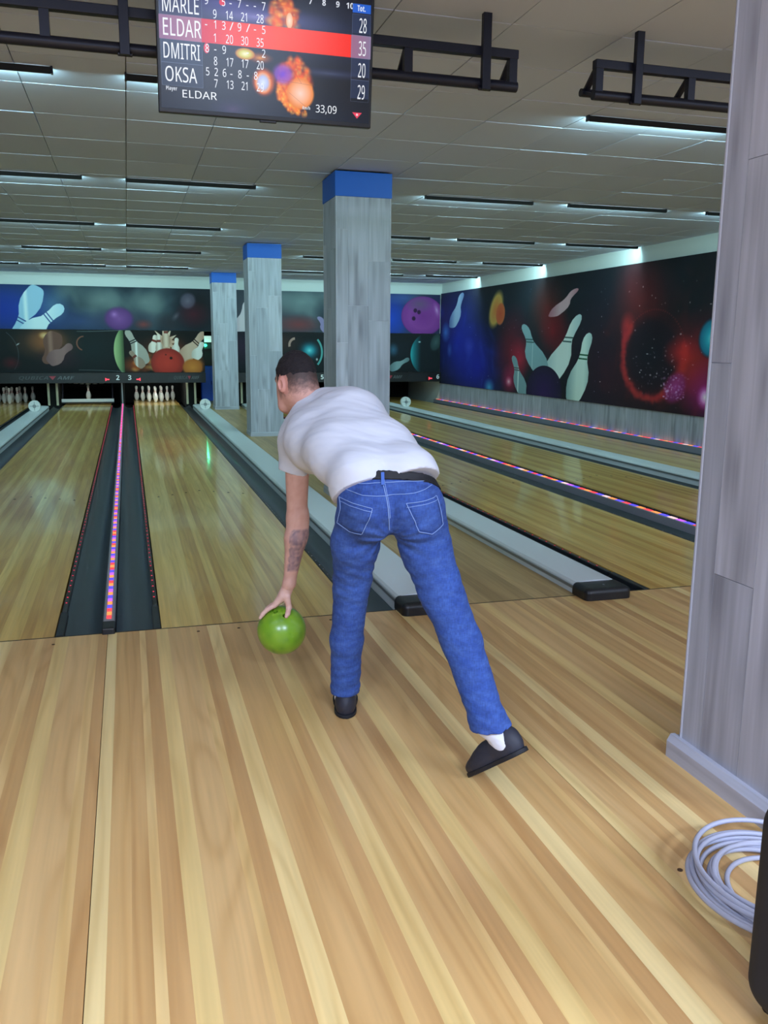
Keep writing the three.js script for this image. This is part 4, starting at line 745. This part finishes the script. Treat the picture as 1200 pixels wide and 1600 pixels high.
// ------------------------------------------------------------------ the bowler
{
  const O = [0.90, 0, -2.95];
  const man = thing('person', 'bowler in white T-shirt and blue jeans bending to release a green ball', 'person', O);
  const hex = h => new THREE.Color(h);
  // skeleton
  const hipL = [0.800, 0.900, -2.99], hipR = [0.985, 0.900, -2.94], waist = [0.882, 1.000, -2.985], mid = [0.838, 1.075, -3.18], chest = [0.785, 1.138, -3.40], neck = [0.748, 1.205, -3.57];
  const shL = [0.668, 1.085, -3.58], shR = [0.892, 1.222, -3.49];
  const lat0 = unit([0.965, 0.02, 0.26]), lat1 = unit(sub(shR, shL));
  const elbowL = [0.668, 0.745, -3.605], foreL = [0.660, 0.655, -3.60], wristL = [0.634, 0.452, -3.625];
  const elbowR = [0.960, 0.990, -3.60], wristR = [0.940, 0.860, -3.46];
  const thighL = [0.782, 0.749, -3.05], kneeL = [0.788, 0.581, -3.12], calfL = [0.783, 0.329, -3.18], ankL = [0.789, 0.085, -3.235];
  const thighR = [1.022, 0.740, -2.93], kneeR = [1.060, 0.600, -2.87], calfR = [1.096, 0.445, -2.745], ankR = [1.118, 0.222, -2.53];
  // ---- head frame
  const hf = unit([-0.46, -0.20, -0.86]); let hu = unit([-0.03, 0.96, -0.16]); hu = unit(add(hu, hf, -dot(hu, hf))); const hs = cross(hf, hu); // side = right of the face
  const HC = [0.681, 1.318, -3.672], H = (s, f, u) => add(add(add(HC, hs, s), hf, f), hu, u), HF = [hs, hf, hu];
  const headParts = [
    [ellipsoid(H(0, -0.008, 0.018), HF, [0.077, 0.098, 0.104]), 0.03],
    [ellipsoid(H(0, 0.035, -0.055), HF, [0.058, 0.062, 0.060]), 0.04],
    [cone(H(-0.035, 0.045, -0.095), H(0.035, 0.045, -0.095), 0.026, 0.026), 0.03],
    [cone(H(0, 0.075, -0.098), H(0, 0.068, -0.09), 0.022, 0.024), 0.03],
    [cone(H(0, 0.088, 0.012), H(0, 0.108, -0.026), 0.009, 0.013), 0.016],
    [cone(H(-0.032, 0.078, 0.026), H(0.032, 0.078, 0.026), 0.012, 0.012), 0.02],
    [cone(H(-0.018, 0.090, -0.058), H(0.018, 0.090, -0.058), 0.008, 0.008), 0.01],
    [cone(H(0, -0.045, -0.05), neck, 0.060, 0.066), 0.05],
    [cone(H(0, -0.03, -0.07), add(neck, [0.0, -0.03, -0.05]), 0.055, 0.07), 0.04],
  ];
  const ears = [-1, 1].map(s => { const c = H(s * 0.079, -0.006, -0.012), ax = [unit(add(hs, hf, -0.35 * s)), unit(add(hf, hs, 0.35 * s)), hu]; const o = ellipsoid(c, ax, [0.011, 0.020, 0.033]), i = ellipsoid(add(c, hs, s * 0.010), ax, [0.007, 0.011, 0.021]); return (x, y, z) => Math.max(o(x, y, z), -i(x, y, z)); });
  const eyes = [-1, 1].map(s => H(s * 0.031, 0.078, 0.004));
  const headF = (x, y, z) => { let d = headParts[0][0](x, y, z); for (let i = 1; i < headParts.length; i++) d = smin(d, headParts[i][0](x, y, z), headParts[i][1]); for (const e of ears) d = smin(d, e(x, y, z), 0.008); for (const e of eyes) { const q = Math.hypot(x - e[0], y - e[1], z - e[2]); d = Math.max(d, -(q - 0.0115)); d = Math.min(d, Math.hypot(x - e[0] + hf[0] * 0.006, y - e[1] + hf[1] * 0.006, z - e[2] + hf[2] * 0.006) - 0.0125); } return d; };
  const skin = hex(0xdeaa98), skinDeep = hex(0xcc9080), skinPale = hex(0xe8bfb0), ink = hex(0x7b6672), stub = hex(0x3a2e2c), eyeW = hex(0xe8e4e0), iris = hex(0x2c1d14), lip = hex(0xb06a60);
  const local = (x, y, z) => { const p = [x - HC[0], y - HC[1], z - HC[2]]; return [dot(p, hs), dot(p, hf), dot(p, hu)]; };
  const paintHead = (x, y, z) => {
    for (const e of eyes) { const q = [x - e[0], y - e[1], z - e[2]]; if (Math.hypot(...q) < 0.0118) return Math.hypot(dot(q, hs), dot(q, hu)) < 0.005 ? iris : eyeW; }
    const [s, f, u] = local(x, y, z); const n = N3(x * 60, y * 60, z * 60) * 0.5 + N3(x * 160, y * 160, z * 160) * 0.5;
    let c = mixc(skin, skinDeep, 0.35 + 0.5 * n);
    if (Math.abs(s) > 0.074 && Math.abs(f) < 0.04) return mixc(c, hex(0xd08a7c), 0.6);
    // clipped hair at the sides and nape: stubble thinning towards the neck, with its own ragged grain
    const nape = f < 0.035 ? clamp((u + 0.066 + 0.03 * n) / 0.085, 0, 1) : clamp((u - 0.02 + 0.02 * n) / 0.05, 0, 1) * (f < 0.07 ? 1 : 0);
    c = mixc(c, stub, (1 - (1 - nape) * (1 - nape)) * 0.96);
    if (f > 0.07 && Math.abs(u - 0.028) < 0.006 && Math.abs(s) > 0.014 && Math.abs(s) < 0.05) c = stub; // eyebrows
    if (f > 0.085 && Math.abs(u + 0.058) < 0.008 && Math.abs(s) < 0.024) c = lip;
    return c;
  };
  // ---- hands
  function chain(pts, rad) { const l = []; for (let i = 0; i + 1 < pts.length; i++) l.push(cone(pts[i], pts[i + 1], rad[i], rad[i + 1])); return union(l, 0.006); }
  const onBall = (dir, lift) => add(BALL, unit(dir), BR + lift);
  const kd = unit([0.42, 0.0, -0.90]); // knuckle row
  const handParts = [];
  const kn = []; for (let i = 0; i < 4; i++) kn.push(add(onBall([-0.20, 1, -0.02], 0.016), kd, (i - 1.4) * 0.019));
  handParts.push(cone(wristL, [0.618, 0.405, -3.638], 0.026, 0.027));
  for (let i = 0; i < 4; i++) handParts.push(cone(add([0.612, 0.395, -3.642], kd, (i - 1.5) * 0.011), kn[i], 0.0185, 0.0125));
  const fingers = kn.map((k, i) => {
    const L = [0.9, 1.0, 0.97, 0.8][i], o = (a, lift) => add(add(BALL, unit([-Math.sin(a), Math.cos(a), 0.02]), BR + lift), kd, (i - 1.4) * 0.0205);
    return chain([k, o(0.20 + 0.32 * L, 0.013), o(0.20 + 0.56 * L, 0.008), o(0.20 + 0.74 * L, 0.005)], [0.0105, 0.0095, 0.0088, 0.0072]);
  });
  const thumb = chain([[0.622, 0.392, -3.618], onBall([0.22, 0.95, 0.36], 0.018), onBall([0.16, 0.86, 0.58], 0.009), onBall([0.08, 0.78, 0.70], 0.006)], [0.015, 0.0125, 0.0105, 0.008]);
  const palm = union(handParts, 0.014);
  const handL = (x, y, z) => { let d = smin(palm(x, y, z), thumb(x, y, z), 0.010); for (const f of fingers) d = smin(d, f(x, y, z), 0.003); return d; };
  // right hand, relaxed in front of the belly
  const rp = unit([-0.35, -0.85, 0.25]), rk = unit([0.25, 0.15, 0.95]), rn = unit(cross(rp, rk)); const palmR = add(wristR, rp, 0.07);
  const rFingers = [0, 1, 2, 3].map(i => { const b = add(add(wristR, rp, 0.092), rk, (i - 1.5) * 0.019), L = [0.9, 1, 0.95, 0.78][i]; const p1 = add(add(b, rp, 0.036 * L), rn, 0.008), p2 = add(add(p1, rp, 0.020 * L), rn, 0.016), p3 = add(add(p2, rp, 0.008 * L), rn, 0.018); return chain([b, p1, p2, p3], [0.011, 0.0095, 0.0088, 0.0075]); });
  const rThumb = chain([add(add(wristR, rp, 0.03), rk, 0.02), add(add(wristR, rp, 0.055), rk, 0.046), add(add(wristR, rp, 0.082), rk, 0.055)], [0.014, 0.011, 0.0085]);
  const rPalm = union([0, 1, 2, 3].map(i => cone(add(add(wristR, rp, 0.02), rk, (i - 1.5) * 0.012), add(add(wristR, rp, 0.09), rk, (i - 1.5) * 0.019), 0.017, 0.013)), 0.014);
  const handR = (x, y, z) => { let d = smin(rPalm(x, y, z), rThumb(x, y, z), 0.01); for (const f of rFingers) d = smin(d, f(x, y, z), 0.003); return d; };
  // ---- body (skin); mostly under the clothes
  const bodyF = union([
    cone(shL, elbowL, 0.056, 0.043), cone(elbowL, foreL, 0.043, 0.046), cone(foreL, wristL, 0.046, 0.026), cone(add(elbowL, [0.016, 0.02, 0.01]), add(elbowL, [0.014, -0.06, 0.006]), 0.030, 0.034),
    cone(shR, elbowR, 0.052, 0.040), cone(elbowR, wristR, 0.042, 0.026), cone(wristR, palmR, 0.024, 0.022), cone(wristL, [0.618, 0.41, -3.636], 0.026, 0.022),
    cone(shL, shR, 0.06, 0.06), cone(add(chest, lat1, -0.07), add(waist, lat0, -0.075), 0.085, 0.075), cone(add(chest, lat1, 0.07), add(waist, lat0, 0.075), 0.085, 0.075),
    cone(neck, chest, 0.058, 0.07), cone(waist, [0.89, 0.92, -2.96], 0.10, 0.10), cone(hipL, kneeL, 0.08, 0.052), cone(kneeL, ankL, 0.05, 0.036), cone(hipR, kneeR, 0.08, 0.055), cone(kneeR, ankR, 0.055, 0.028),
    cone(ankL, [0.80, 0.05, -3.30], 0.034, 0.03), cone(ankR, [1.162, 0.165, -2.485], 0.028, 0.026), cone([1.162, 0.165, -2.485], [1.131, 0.096, -2.543], 0.024, 0.022),
  ], 0.022);
  const fDir = unit(sub(wristL, elbowL));
  const paintBody = (x, y, z, nx, ny, nz) => {
    const n = N3(x * 40, y * 40, z * 40), m = N3(x * 130, y * 130, z * 130);
    let c = mixc(mixc(skin, skinPale, 0.5), skinDeep, 0.3 + 0.35 * n + 0.2 * m);
    const t = dot(sub([x, y, z], elbowL), fDir) / 0.29; // inked drawing on the back of the forearm
    if (y < 0.74 && x < 0.75 && z < -3.5 && t > 0.14 && t < 0.80) { const e = nx * 0.45 + nz * 0.9; const q = N3(x * 90, y * 60, z * 90) + 0.6 * N3(x * 200, y * 140, z * 200); if (e > 0.35 + 0.12 * q) c = mixc(c, ink, 0.62 + 0.5 * q); }
    return c;
  };
  const gBody = surfaceNets(bodyF, [0.55, 0.02, -3.78], [1.22, 1.32, -2.5], 0.011, paintBody, O);
  const gHead = surfaceNets(headF, [0.54, 1.10, -3.86], [0.84, 1.50, -3.46], 0.0042, paintHead, O);
  const gHandL = surfaceNets(handL, [0.45, 0.22, -3.78], [0.72, 0.50, -3.52], 0.0034, (x, y, z) => mixc(skinPale, skin, 0.4 + 0.5 * N3(x * 70, y * 70, z * 70)), O);
  const gHandR = surfaceNets(handR, [0.74, 0.62, -3.68], [0.96, 0.88, -3.40], 0.0038, (x, y, z) => mixc(skinPale, skin, 0.4 + 0.5 * N3(x * 70, y * 70, z * 70)), O);
  part('body', mergeGeometries([gBody, gHead, gHandL, gHandR], false), new THREE.MeshPhysicalMaterial({ vertexColors: true, roughness: 0.55 }), man, 'bare arms, tattooed left forearm, neck and head');
  // ---- hair
  const hairF = (x, y, z) => {
    const [s, f, u] = local(x, y, z); const d0 = ellipsoidHair(x, y, z) - 0.0015 * N3(x * 260, y * 260, z * 260) - 0.0025 * N3(x * 60, y * 60, z * 60);
    const line = 0.014 + (f > 0 ? f * 0.35 : 0) + 0.008 * N3(x * 50, y * 20, z * 50) + 0.006 * N3(x * 190, y * 60, z * 190); // lower hairline
    return Math.max(d0 + 0.004 * clamp(1 - (u - line) / 0.03, 0, 1), (line - u) * 0.8, (f - 0.078) * 0.9);
  };
  const ellipsoidHair = ellipsoid(H(0, -0.008, 0.024), HF, [0.0795, 0.1015, 0.112]);
  part('hair', surfaceNets(hairF, [0.54, 1.24, -3.84], [0.84, 1.50, -3.46], 0.0042, null, O), std({ color: 0x1c161a, roughness: 0.85 }), man, 'short dark hair, clipped at the nape');
  // ---- T-shirt
  const axis = unit(sub(chest, waist)); const nB = unit(cross(lat1, axis));
  const torso = union([
    cone(add(waist, lat0, -0.085), add(mid, lat0, -0.088), 0.098, 0.100), cone(add(waist, lat0, 0.085), add(mid, lat0, 0.088), 0.098, 0.100),
    cone(add(mid, lat0, -0.088), add(chest, lat1, -0.088), 0.100, 0.107), cone(add(mid, lat0, 0.088), add(chest, lat1, 0.092), 0.100, 0.107),
    cone(add(chest, lat1, -0.088), add(neck, lat1, -0.05), 0.105, 0.07), cone(add(chest, lat1, 0.088), add(neck, lat1, 0.05), 0.105, 0.07),
    cone(shL, shR, 0.068, 0.066), cone(chest, mid, 0.112, 0.108), cone(add(hipL, lat0, -0.02), add(waist, lat0, -0.08), 0.100, 0.098), cone(add(hipR, lat0, 0.02), add(waist, lat0, 0.08), 0.100, 0.098),
  ], 0.07);
  const slL = unit([-0.03, -0.98, -0.1]), slEndL = add(shL, [-0.012, -0.155, -0.035]), slEndR = add(shR, [0.02, -0.15, -0.10]);
  const sleeveL = cone(add(shL, [0.01, 0.01, 0.01]), slEndL, 0.074, 0.068), sleeveR = cone(shR, slEndR, 0.070, 0.066);
  const cutL = plane(add(shL, [-0.004, -0.148, -0.02]), unit([-0.28, -0.95, -0.05])), cutR = plane(slEndR, unit(sub(slEndR, shR)));
  const hemN = unit([0.09, -0.84, 0.52]), hemP = [0.845, 1.050, -2.845], hem = plane(hemP, hemN);
  const neckN = unit(sub(HC, chest)), neckCut = plane(add(neck, neckN, 0.036), neckN);
  const wrinkle = (x, y, z) => {
    const p = [x, y, z], a = dot(p, axis), l = dot(p, lat1), b = dot(p, nB);
    const diag = a * 0.75 + l * 0.65; let w = 0.0040 * N3(diag * 20, (a - l) * 5, b * 5) + 0.0028 * N3(diag * 42, (a - l) * 7, b * 7) + 0.0005 * N3(diag * 90, (a - l) * 16, b * 16);
    const under = clamp((0.10 - (y - 1.0)) * 6, 0, 1); w += under * 0.006 * N3(x * 12 + y * 20, y * 8, z * 14);
    // gathers under the arm
    const q = Math.hypot(x - 0.735, y - 1.02, z + 3.46); w += 0.012 * Math.exp(-q * q / 0.007) * Math.sin(diag * 150);
    return w;
  };
  const shirtF = (x, y, z) => {
    const t = torso(x, y, z) - 0.006; let s = Math.max(sleeveL(x, y, z) - 0.002, cutL(x, y, z)), s2 = Math.max(sleeveR(x, y, z), cutR(x, y, z));
    let d = smin(smin(t, s, 0.045), s2, 0.04); d = d - wrinkle(x, y, z);
    d = Math.max(d, cutL(x, y, z) > 0 && x < 0.71 && z < -3.45 ? cutL(x, y, z) : -1);
    const h = hem(x, y, z) + 0.006 * N3(x * 9, y * 9, z * 9); d = Math.max(d + 0.011 * clamp(1 + h / 0.07, 0, 1), h);
    return Math.max(d, neckCut(x, y, z) - 0.008 * Math.cos(0));
  };
  const cotton = new THREE.MeshPhysicalMaterial({ color: 0xdadde8, roughness: 0.9, sheen: 0.3, sheenRoughness: 0.6 });
  const shirt = part('t_shirt', surfaceNets(shirtF, [0.50, 0.78, -3.80], [1.20, 1.46, -2.72], 0.0075, null, O), cotton, man, 'white short-sleeved T-shirt');
  // ---- jeans
  const legF = union([
    cone(add(waist, lat0, -0.075), add(hipL, [0.015, 0, 0]), 0.096, 0.098), cone(add(waist, lat0, 0.075), add(hipR, [-0.015, 0, 0]), 0.096, 0.100), cone(waist, [0.89, 0.92, -2.96], 0.105, 0.11),
    cone([0.808, 0.905, -2.925], [0.812, 0.868, -2.935], 0.095, 0.088), cone([0.955, 0.905, -2.885], [0.965, 0.868, -2.885], 0.095, 0.090),
    cone(hipL, thighL, 0.098, 0.086), cone(thighL, kneeL, 0.086, 0.070), cone(kneeL, calfL, 0.070, 0.062), cone(calfL, ankL, 0.062, 0.060),
    cone(hipR, thighR, 0.104, 0.092), cone(thighR, kneeR, 0.092, 0.080), cone(kneeR, calfR, 0.080, 0.070), cone(calfR, ankR, 0.070, 0.061), cone(ankR, [1.140, 0.185, -2.50], 0.061, 0.060),
  ], 0.028);
  const calfDirR = unit(sub(ankR, calfR)), cutAL = plane([0.79, 0.088, -3.23], unit([0.05, -1, 0.0])), cutAR = plane([1.128, 0.212, -2.52], unit([0.14, -1, 0.10])), waistN = unit([0.13, 0.90, -0.40]), waistP = [0.93, 1.046, -2.862], waistCut = plane(waistP, waistN);
  const fold = (x, y, z) => {
    const left = x < 0.90 && !(y < 0.5 && x > 0.95); let w = 0.0022 * N3(x * 18, y * 30, z * 18) + 0.0012 * N3(x * 50, y * 60, z * 50);
    const knee = left ? 0.60 : 0.60, kk = Math.exp(-Math.pow((y - knee) / 0.11, 2)), hm = Math.exp(-Math.pow((y - (left ? 0.14 : 0.26)) / 0.09, 2));
    const tilt = left ? 0.35 : -0.45;
    w += 0.007 * kk * N3(x * 7, (y + tilt * x) * 34, z * 7) + 0.005 * hm * N3(x * 9 + 4, (y - tilt * x) * 38, z * 9);
    // creases fanning from the crotch
    const cd = Math.hypot(x - 0.875, y - 0.80); w += 0.004 * Math.exp(-cd * cd / 0.02) * Math.sin(Math.atan2(y - 0.80, x - 0.875) * 14) * clamp(cd * 12, 0, 1);
    return w;
  };
  const jeansF = (x, y, z) => { let d = legF(x, y, z) - fold(x, y, z); if (y < 0.4 && x < 0.95) d = Math.max(d, cutAL(x, y, z)); if (y < 0.4 && x > 0.95) d = Math.max(d, cutAR(x, y, z)); return Math.max(d, waistCut(x, y, z)); };
  const den = hex(0x3b5fb2), denDark = hex(0x2b4a98), denPale = hex(0x5579c6);
  const paintJeans = (x, y, z) => { const n = N3(x * 10, y * 7, z * 10), m = N3(x * 60, y * 130, z * 60), w = N3(x * 26, y * 60, z * 26); let c = mixc(den, denDark, 0.35 + 0.6 * n + 0.25 * m); c = mixc(c, denPale, 0.22 + 0.45 * w + 0.2 * m); return c; };
  const wt = vnoise(71), weave = dataTex(128, 128, (u, v) => { const a = wt(u * 64, v * 16, 64, 16), b = wt(u * 20, v * 64, 20, 64), g = 0.86 + 0.14 * a - 0.12 * b; return [g, g, g]; }, 0.16, 0.16);
  const denim = std({ vertexColors: true, map: weave, roughness: 0.88 });
  const jeans = part('jeans', surfaceNets(jeansF, [0.62, 0.04, -3.36], [1.26, 1.14, -2.38], 0.0075, paintJeans, O), denim, man, 'mid-blue denim jeans');
  // march from a point on the camera side straight away along -z until the cloth is met
  const drop = (x, y, lift, F = jeansF, dir = [0, 0, -1]) => { let z = -2.45; for (let i = 0; i < 90; i++) { const d = F(x, y, z); if (d < 0.0006) break; z -= Math.max(d * 0.7, 0.0006); if (z < -3.4) return null; } const e = 0.004, g = unit([F(x + e, y, z) - F(x - e, y, z), F(x, y + e, z) - F(x, y - e, z), F(x, y, z + e) - F(x, y, z - e)]); return { p: add([x, y, z], g, lift), n: g }; };
  const stitchM = std({ color: 0x86a2d8, roughness: 0.8 });
  function stitch(pts, parent, name, r = 0.0015, lift = 0.0015, m = stitchM) {
    const out = []; for (let i = 0; i + 1 < pts.length; i++) for (let k = 0; k < 10; k++) { const t = k / 10, q = drop(lerp(pts[i][0], pts[i + 1][0], t), lerp(pts[i][1], pts[i + 1][1], t), lift); if (q) out.push(V(...sub(q.p, O))); }
    const l = drop(pts[pts.length - 1][0], pts[pts.length - 1][1], lift); if (l) out.push(V(...sub(l.p, O)));
    if (out.length > 2) part(name, new THREE.TubeGeometry(new THREE.CatmullRomCurve3(out), out.length * 2, r, 5), m, parent);
  }
  function patch(c, lift, name, m, parent, nu = 14, nv = 14) { // c: four corners (x,y), clockwise from upper left
    const P = [], Nn = [], col = [], uv = [], idx = [];
    for (let j = 0; j <= nv; j++) for (let i = 0; i <= nu; i++) { const u = i / nu, v = j / nv; const x = lerp(lerp(c[0][0], c[1][0], u), lerp(c[3][0], c[2][0], u), v), y = lerp(lerp(c[0][1], c[1][1], u), lerp(c[3][1], c[2][1], u), v) - (c[4] ? c[4] * v * (1 - Math.abs(2 * u - 1)) : 0); const edge = i === 0 || j === 0 || i === nu || j === nv; const q = drop(x, y, edge ? -0.002 : lift) || { p: [x, y, -2.85], n: [0, 0, 1] }; P.push(...sub(q.p, O)); Nn.push(...q.n); const cc = paintJeans(...q.p); col.push(cc.r, cc.g, cc.b); uv.push(x, y); }
    for (let j = 0; j < nv; j++) for (let i = 0; i < nu; i++) { const a = j * (nu + 1) + i; idx.push(a, a + nu + 1, a + 1, a + 1, a + nu + 1, a + nu + 2); }
    const g = new THREE.BufferGeometry(); g.setAttribute('position', new THREE.Float32BufferAttribute(P, 3)); g.setAttribute('normal', new THREE.Float32BufferAttribute(Nn, 3)); g.setAttribute('color', new THREE.Float32BufferAttribute(col, 3)); g.setAttribute('uv', new THREE.Float32BufferAttribute(uv, 2)); g.setIndex(idx); g.computeVertexNormals();
    return part(name, g, m, parent);
  }
  const pocketL = [[0.706, 0.943], [0.788, 0.922], [0.762, 0.826], [0.702, 0.848], 0.010], pocketR = [[0.905, 0.938], [1.022, 0.956], [1.050, 0.852], [0.948, 0.842], 0.02];
  for (const pk of [pocketL, pocketR]) { patch(pk, 0.0032, 'back_pocket', denim, jeans); stitch([pk[0], pk[1], pk[2], [(pk[2][0] + pk[3][0]) / 2, (pk[2][1] + pk[3][1]) / 2 - pk[4]], pk[3], pk[0]], jeans, 'pocket_stitching', 0.0015, 0.0036); stitch([[pk[0][0], pk[0][1] - 0.012], [pk[1][0], pk[1][1] - 0.012]], jeans, 'pocket_stitching', 0.0012, 0.0038); }
  stitch([[0.700, 0.980], [0.763, 0.964], [0.840, 0.961]], jeans, 'yoke_seam'); stitch([[0.841, 0.961], [0.937, 0.972], [1.015, 0.990]], jeans, 'yoke_seam');
  stitch([[0.840, 1.030], [0.843, 0.952], [0.849, 0.884], [0.860, 0.838]], jeans, 'centre_seam', 0.002); stitch([[0.846, 1.030], [0.849, 0.952], [0.855, 0.884]], jeans, 'centre_seam', 0.0014);
  stitch([[0.73, 0.995], [0.79, 1.000], [0.84, 1.004], [0.93, 1.008], [1.01, 1.006]], jeans, 'waistband_seam');
  // ---- belt
  const beltF = (x, y, z) => { const q = waistCut(x, y, z) + 0.014; return Math.max(legF(x, y, z) - 0.0045, Math.abs(q) - 0.0165); };
  part('belt', surfaceNets(beltF, [0.62, 0.92, -3.2], [1.16, 1.16, -2.76], 0.006, null, O), std({ color: 0x0c0d16, roughness: 0.65 }), man, 'dark leather belt');
  { // belt loop
    const q = drop(0.842, 1.016, 0.008, (x, y, z) => legF(x, y, z)), p = sub(q.p, O); const g = rbox(0.012, 0.046, 0.006, 0.002); g.applyQuaternion(new THREE.Quaternion().setFromUnitVectors(V(0, 0, 1), V(...q.n))); g.translate(...p); metreUV(g, 'y'); part('belt_loop', g, std({ color: 0x4a6fc0, roughness: 0.85 }), man);
  }
  // ---- socks and shoes
  const sockM = std({ color: 0xe6e6ee, roughness: 0.95 });
  const sockR = union([cone(add(ankR, calfDirR, -0.06), ankR, 0.042, 0.042), cone(ankR, [1.164, 0.170, -2.482], 0.042, 0.036), cone([1.164, 0.170, -2.482], [1.131, 0.096, -2.543], 0.035, 0.032)], 0.03);
  part('sock', surfaceNets((x, y, z) => sockR(x, y, z) - 0.0012 * N3(x * 40, y * 90, z * 40), [1.02, 0.02, -2.70], [1.26, 0.36, -2.36], 0.005, null, O), sockM, man, 'white sock above the raised shoe');
  const sockL = union([cone(add(ankL, [0, 0.06, 0]), [0.792, 0.06, -3.25], 0.040, 0.038), cone([0.792, 0.06, -3.25], [0.80, 0.05, -3.30], 0.038, 0.03)], 0.02);
  part('sock', surfaceNets(sockL, [0.70, 0.01, -3.38], [0.88, 0.20, -3.16], 0.005, null, O), sockM, man);
  function shoe(heel, fwd, up, name) {
    const F = unit(fwd), U = unit(add(up, F, -dot(up, F))), W = cross(F, U), q = (s, w, h) => add(add(add(heel, F, s), W, w), U, h), ax = [F, W, U];
    const up1 = union([ellipsoid(q(0.060, 0, 0.048), ax, [0.060, 0.042, 0.066]), ellipsoid(q(0.14, 0, 0.038), ax, [0.085, 0.042, 0.052]), ellipsoid(q(0.205, 0.002, 0.026), ax, [0.078, 0.047, 0.036])], 0.03);
    const mouth = union([ellipsoid(q(0.062, 0, 0.122), ax, [0.044, 0.030, 0.036]), ellipsoid(q(0.092, 0, 0.118), ax, [0.026, 0.024, 0.024])], 0.02), floorP = plane(heel, U);
    const upperF = (x, y, z) => { const h = floorP(x, y, z); return Math.max(up1(x, y, z) - 0.001 * N3(x * 60, y * 60, z * 60), 0.012 - h, -mouth(x, y, z)); };
    const soleF = (x, y, z) => { const h = floorP(x, y, z); const p = add([x, y, z], U, -(h - 0.026)); return Math.max(up1(...p) - 0.004, h - 0.016, -h); };
    const lo = [0, 1, 2].map(i => Math.min(heel[i], q(0.285, 0, 0)[i]) - 0.12), hi = [0, 1, 2].map(i => Math.max(heel[i], q(0.285, 0, 0)[i]) + 0.12);
    const s = part('shoe', surfaceNets(upperF, lo, hi, 0.0048, null, O), std({ color: 0x2a2b36, roughness: 0.6 }), man, name);
    part('sole', surfaceNets(soleF, lo, hi, 0.0048, null, O), std({ color: 0x16161c, roughness: 0.7 }), s);
    const seam = [[0.03, -0.036, 0.085], [0.085, -0.032, 0.075], [0.13, -0.018, 0.074], [0.15, 0, 0.074], [0.13, 0.018, 0.074], [0.085, 0.032, 0.075], [0.03, 0.036, 0.085]].map(p => V(...sub(q(...p), O)));
  }
  shoe([0.775, 0.0, -3.165], [0.22, 0, -0.97], [0, 1, 0], 'dark slip-on shoe flat on the boards');
  shoe([1.205, 0.165, -2.415], [-0.38, -0.585, -0.66], [0, 1, 0], 'dark slip-on shoe with its heel raised');
}
// ------------------------------------------------------------------ cable coil and dark object at the right edge
{
  const r = rng(17), pts = []; const turns = 10, n = turns * 26;
  for (let i = 0; i <= n; i++) {
    const a = i / 26 * 6.283, k = i / n, lay = Math.floor(i / 26);
    const rr = 0.165 + 0.09 * ((lay * 0.618) % 1) + 0.008 * Math.sin(a * 1.3 + lay) + (lay === 9 ? 0.02 : 0);
    pts.push(V(Math.cos(a) * rr * 0.95 + 0.012 * Math.sin(lay * 2.1), 0.009 + 0.0055 * lay * (0.6 + 0.4 * Math.sin(a * 0.5 + lay)) + 0.012 * Math.max(0, Math.sin(a + lay)), Math.sin(a) * rr * 1.05 + 0.015 * Math.cos(lay * 1.7)));
  }
  const C = thing('cable_coil', 'coil of grey cable lying on the boards beside the right column', 'cable', [1.668, 0, -1.745]);
  part('cable', new THREE.TubeGeometry(new THREE.CatmullRomCurve3(pts), n * 3, 0.0075, 7), std({ color: 0xb4b5c6, roughness: 0.5 }), C);
  part('cable_tie', new THREE.TorusGeometry(0.045, 0.004, 8, 24).scale(1, 0.75, 1).rotateY(0.3).translate(0.19, 0.034, 0.03), std({ color: 0x8a8b98, roughness: 0.5 }), C);
  const D = thing('dark_cabinet', 'dark rounded box-shaped object cut off by the right edge in front of the cable', 'object', [1.448, 0, -1.30]);
  part('shell', rbox(0.36, 0.52, 0.30, 0.075, 0, 0.275, 0, 6), std({ color: 0x191a24, roughness: 0.75 }), D);
  part('foot', [[-1, -1], [1, -1], [1, 1], [-1, 1]].map(([a, b]) => new THREE.CylinderGeometry(0.02, 0.02, 0.03, 12).translate(a * 0.11, 0.015, b * 0.1)), M.black, D);
}
scene.traverse(o => { if (o.isMesh) { o.castShadow = true; o.receiveShadow = true; } });
renderer.render(scene, camera);
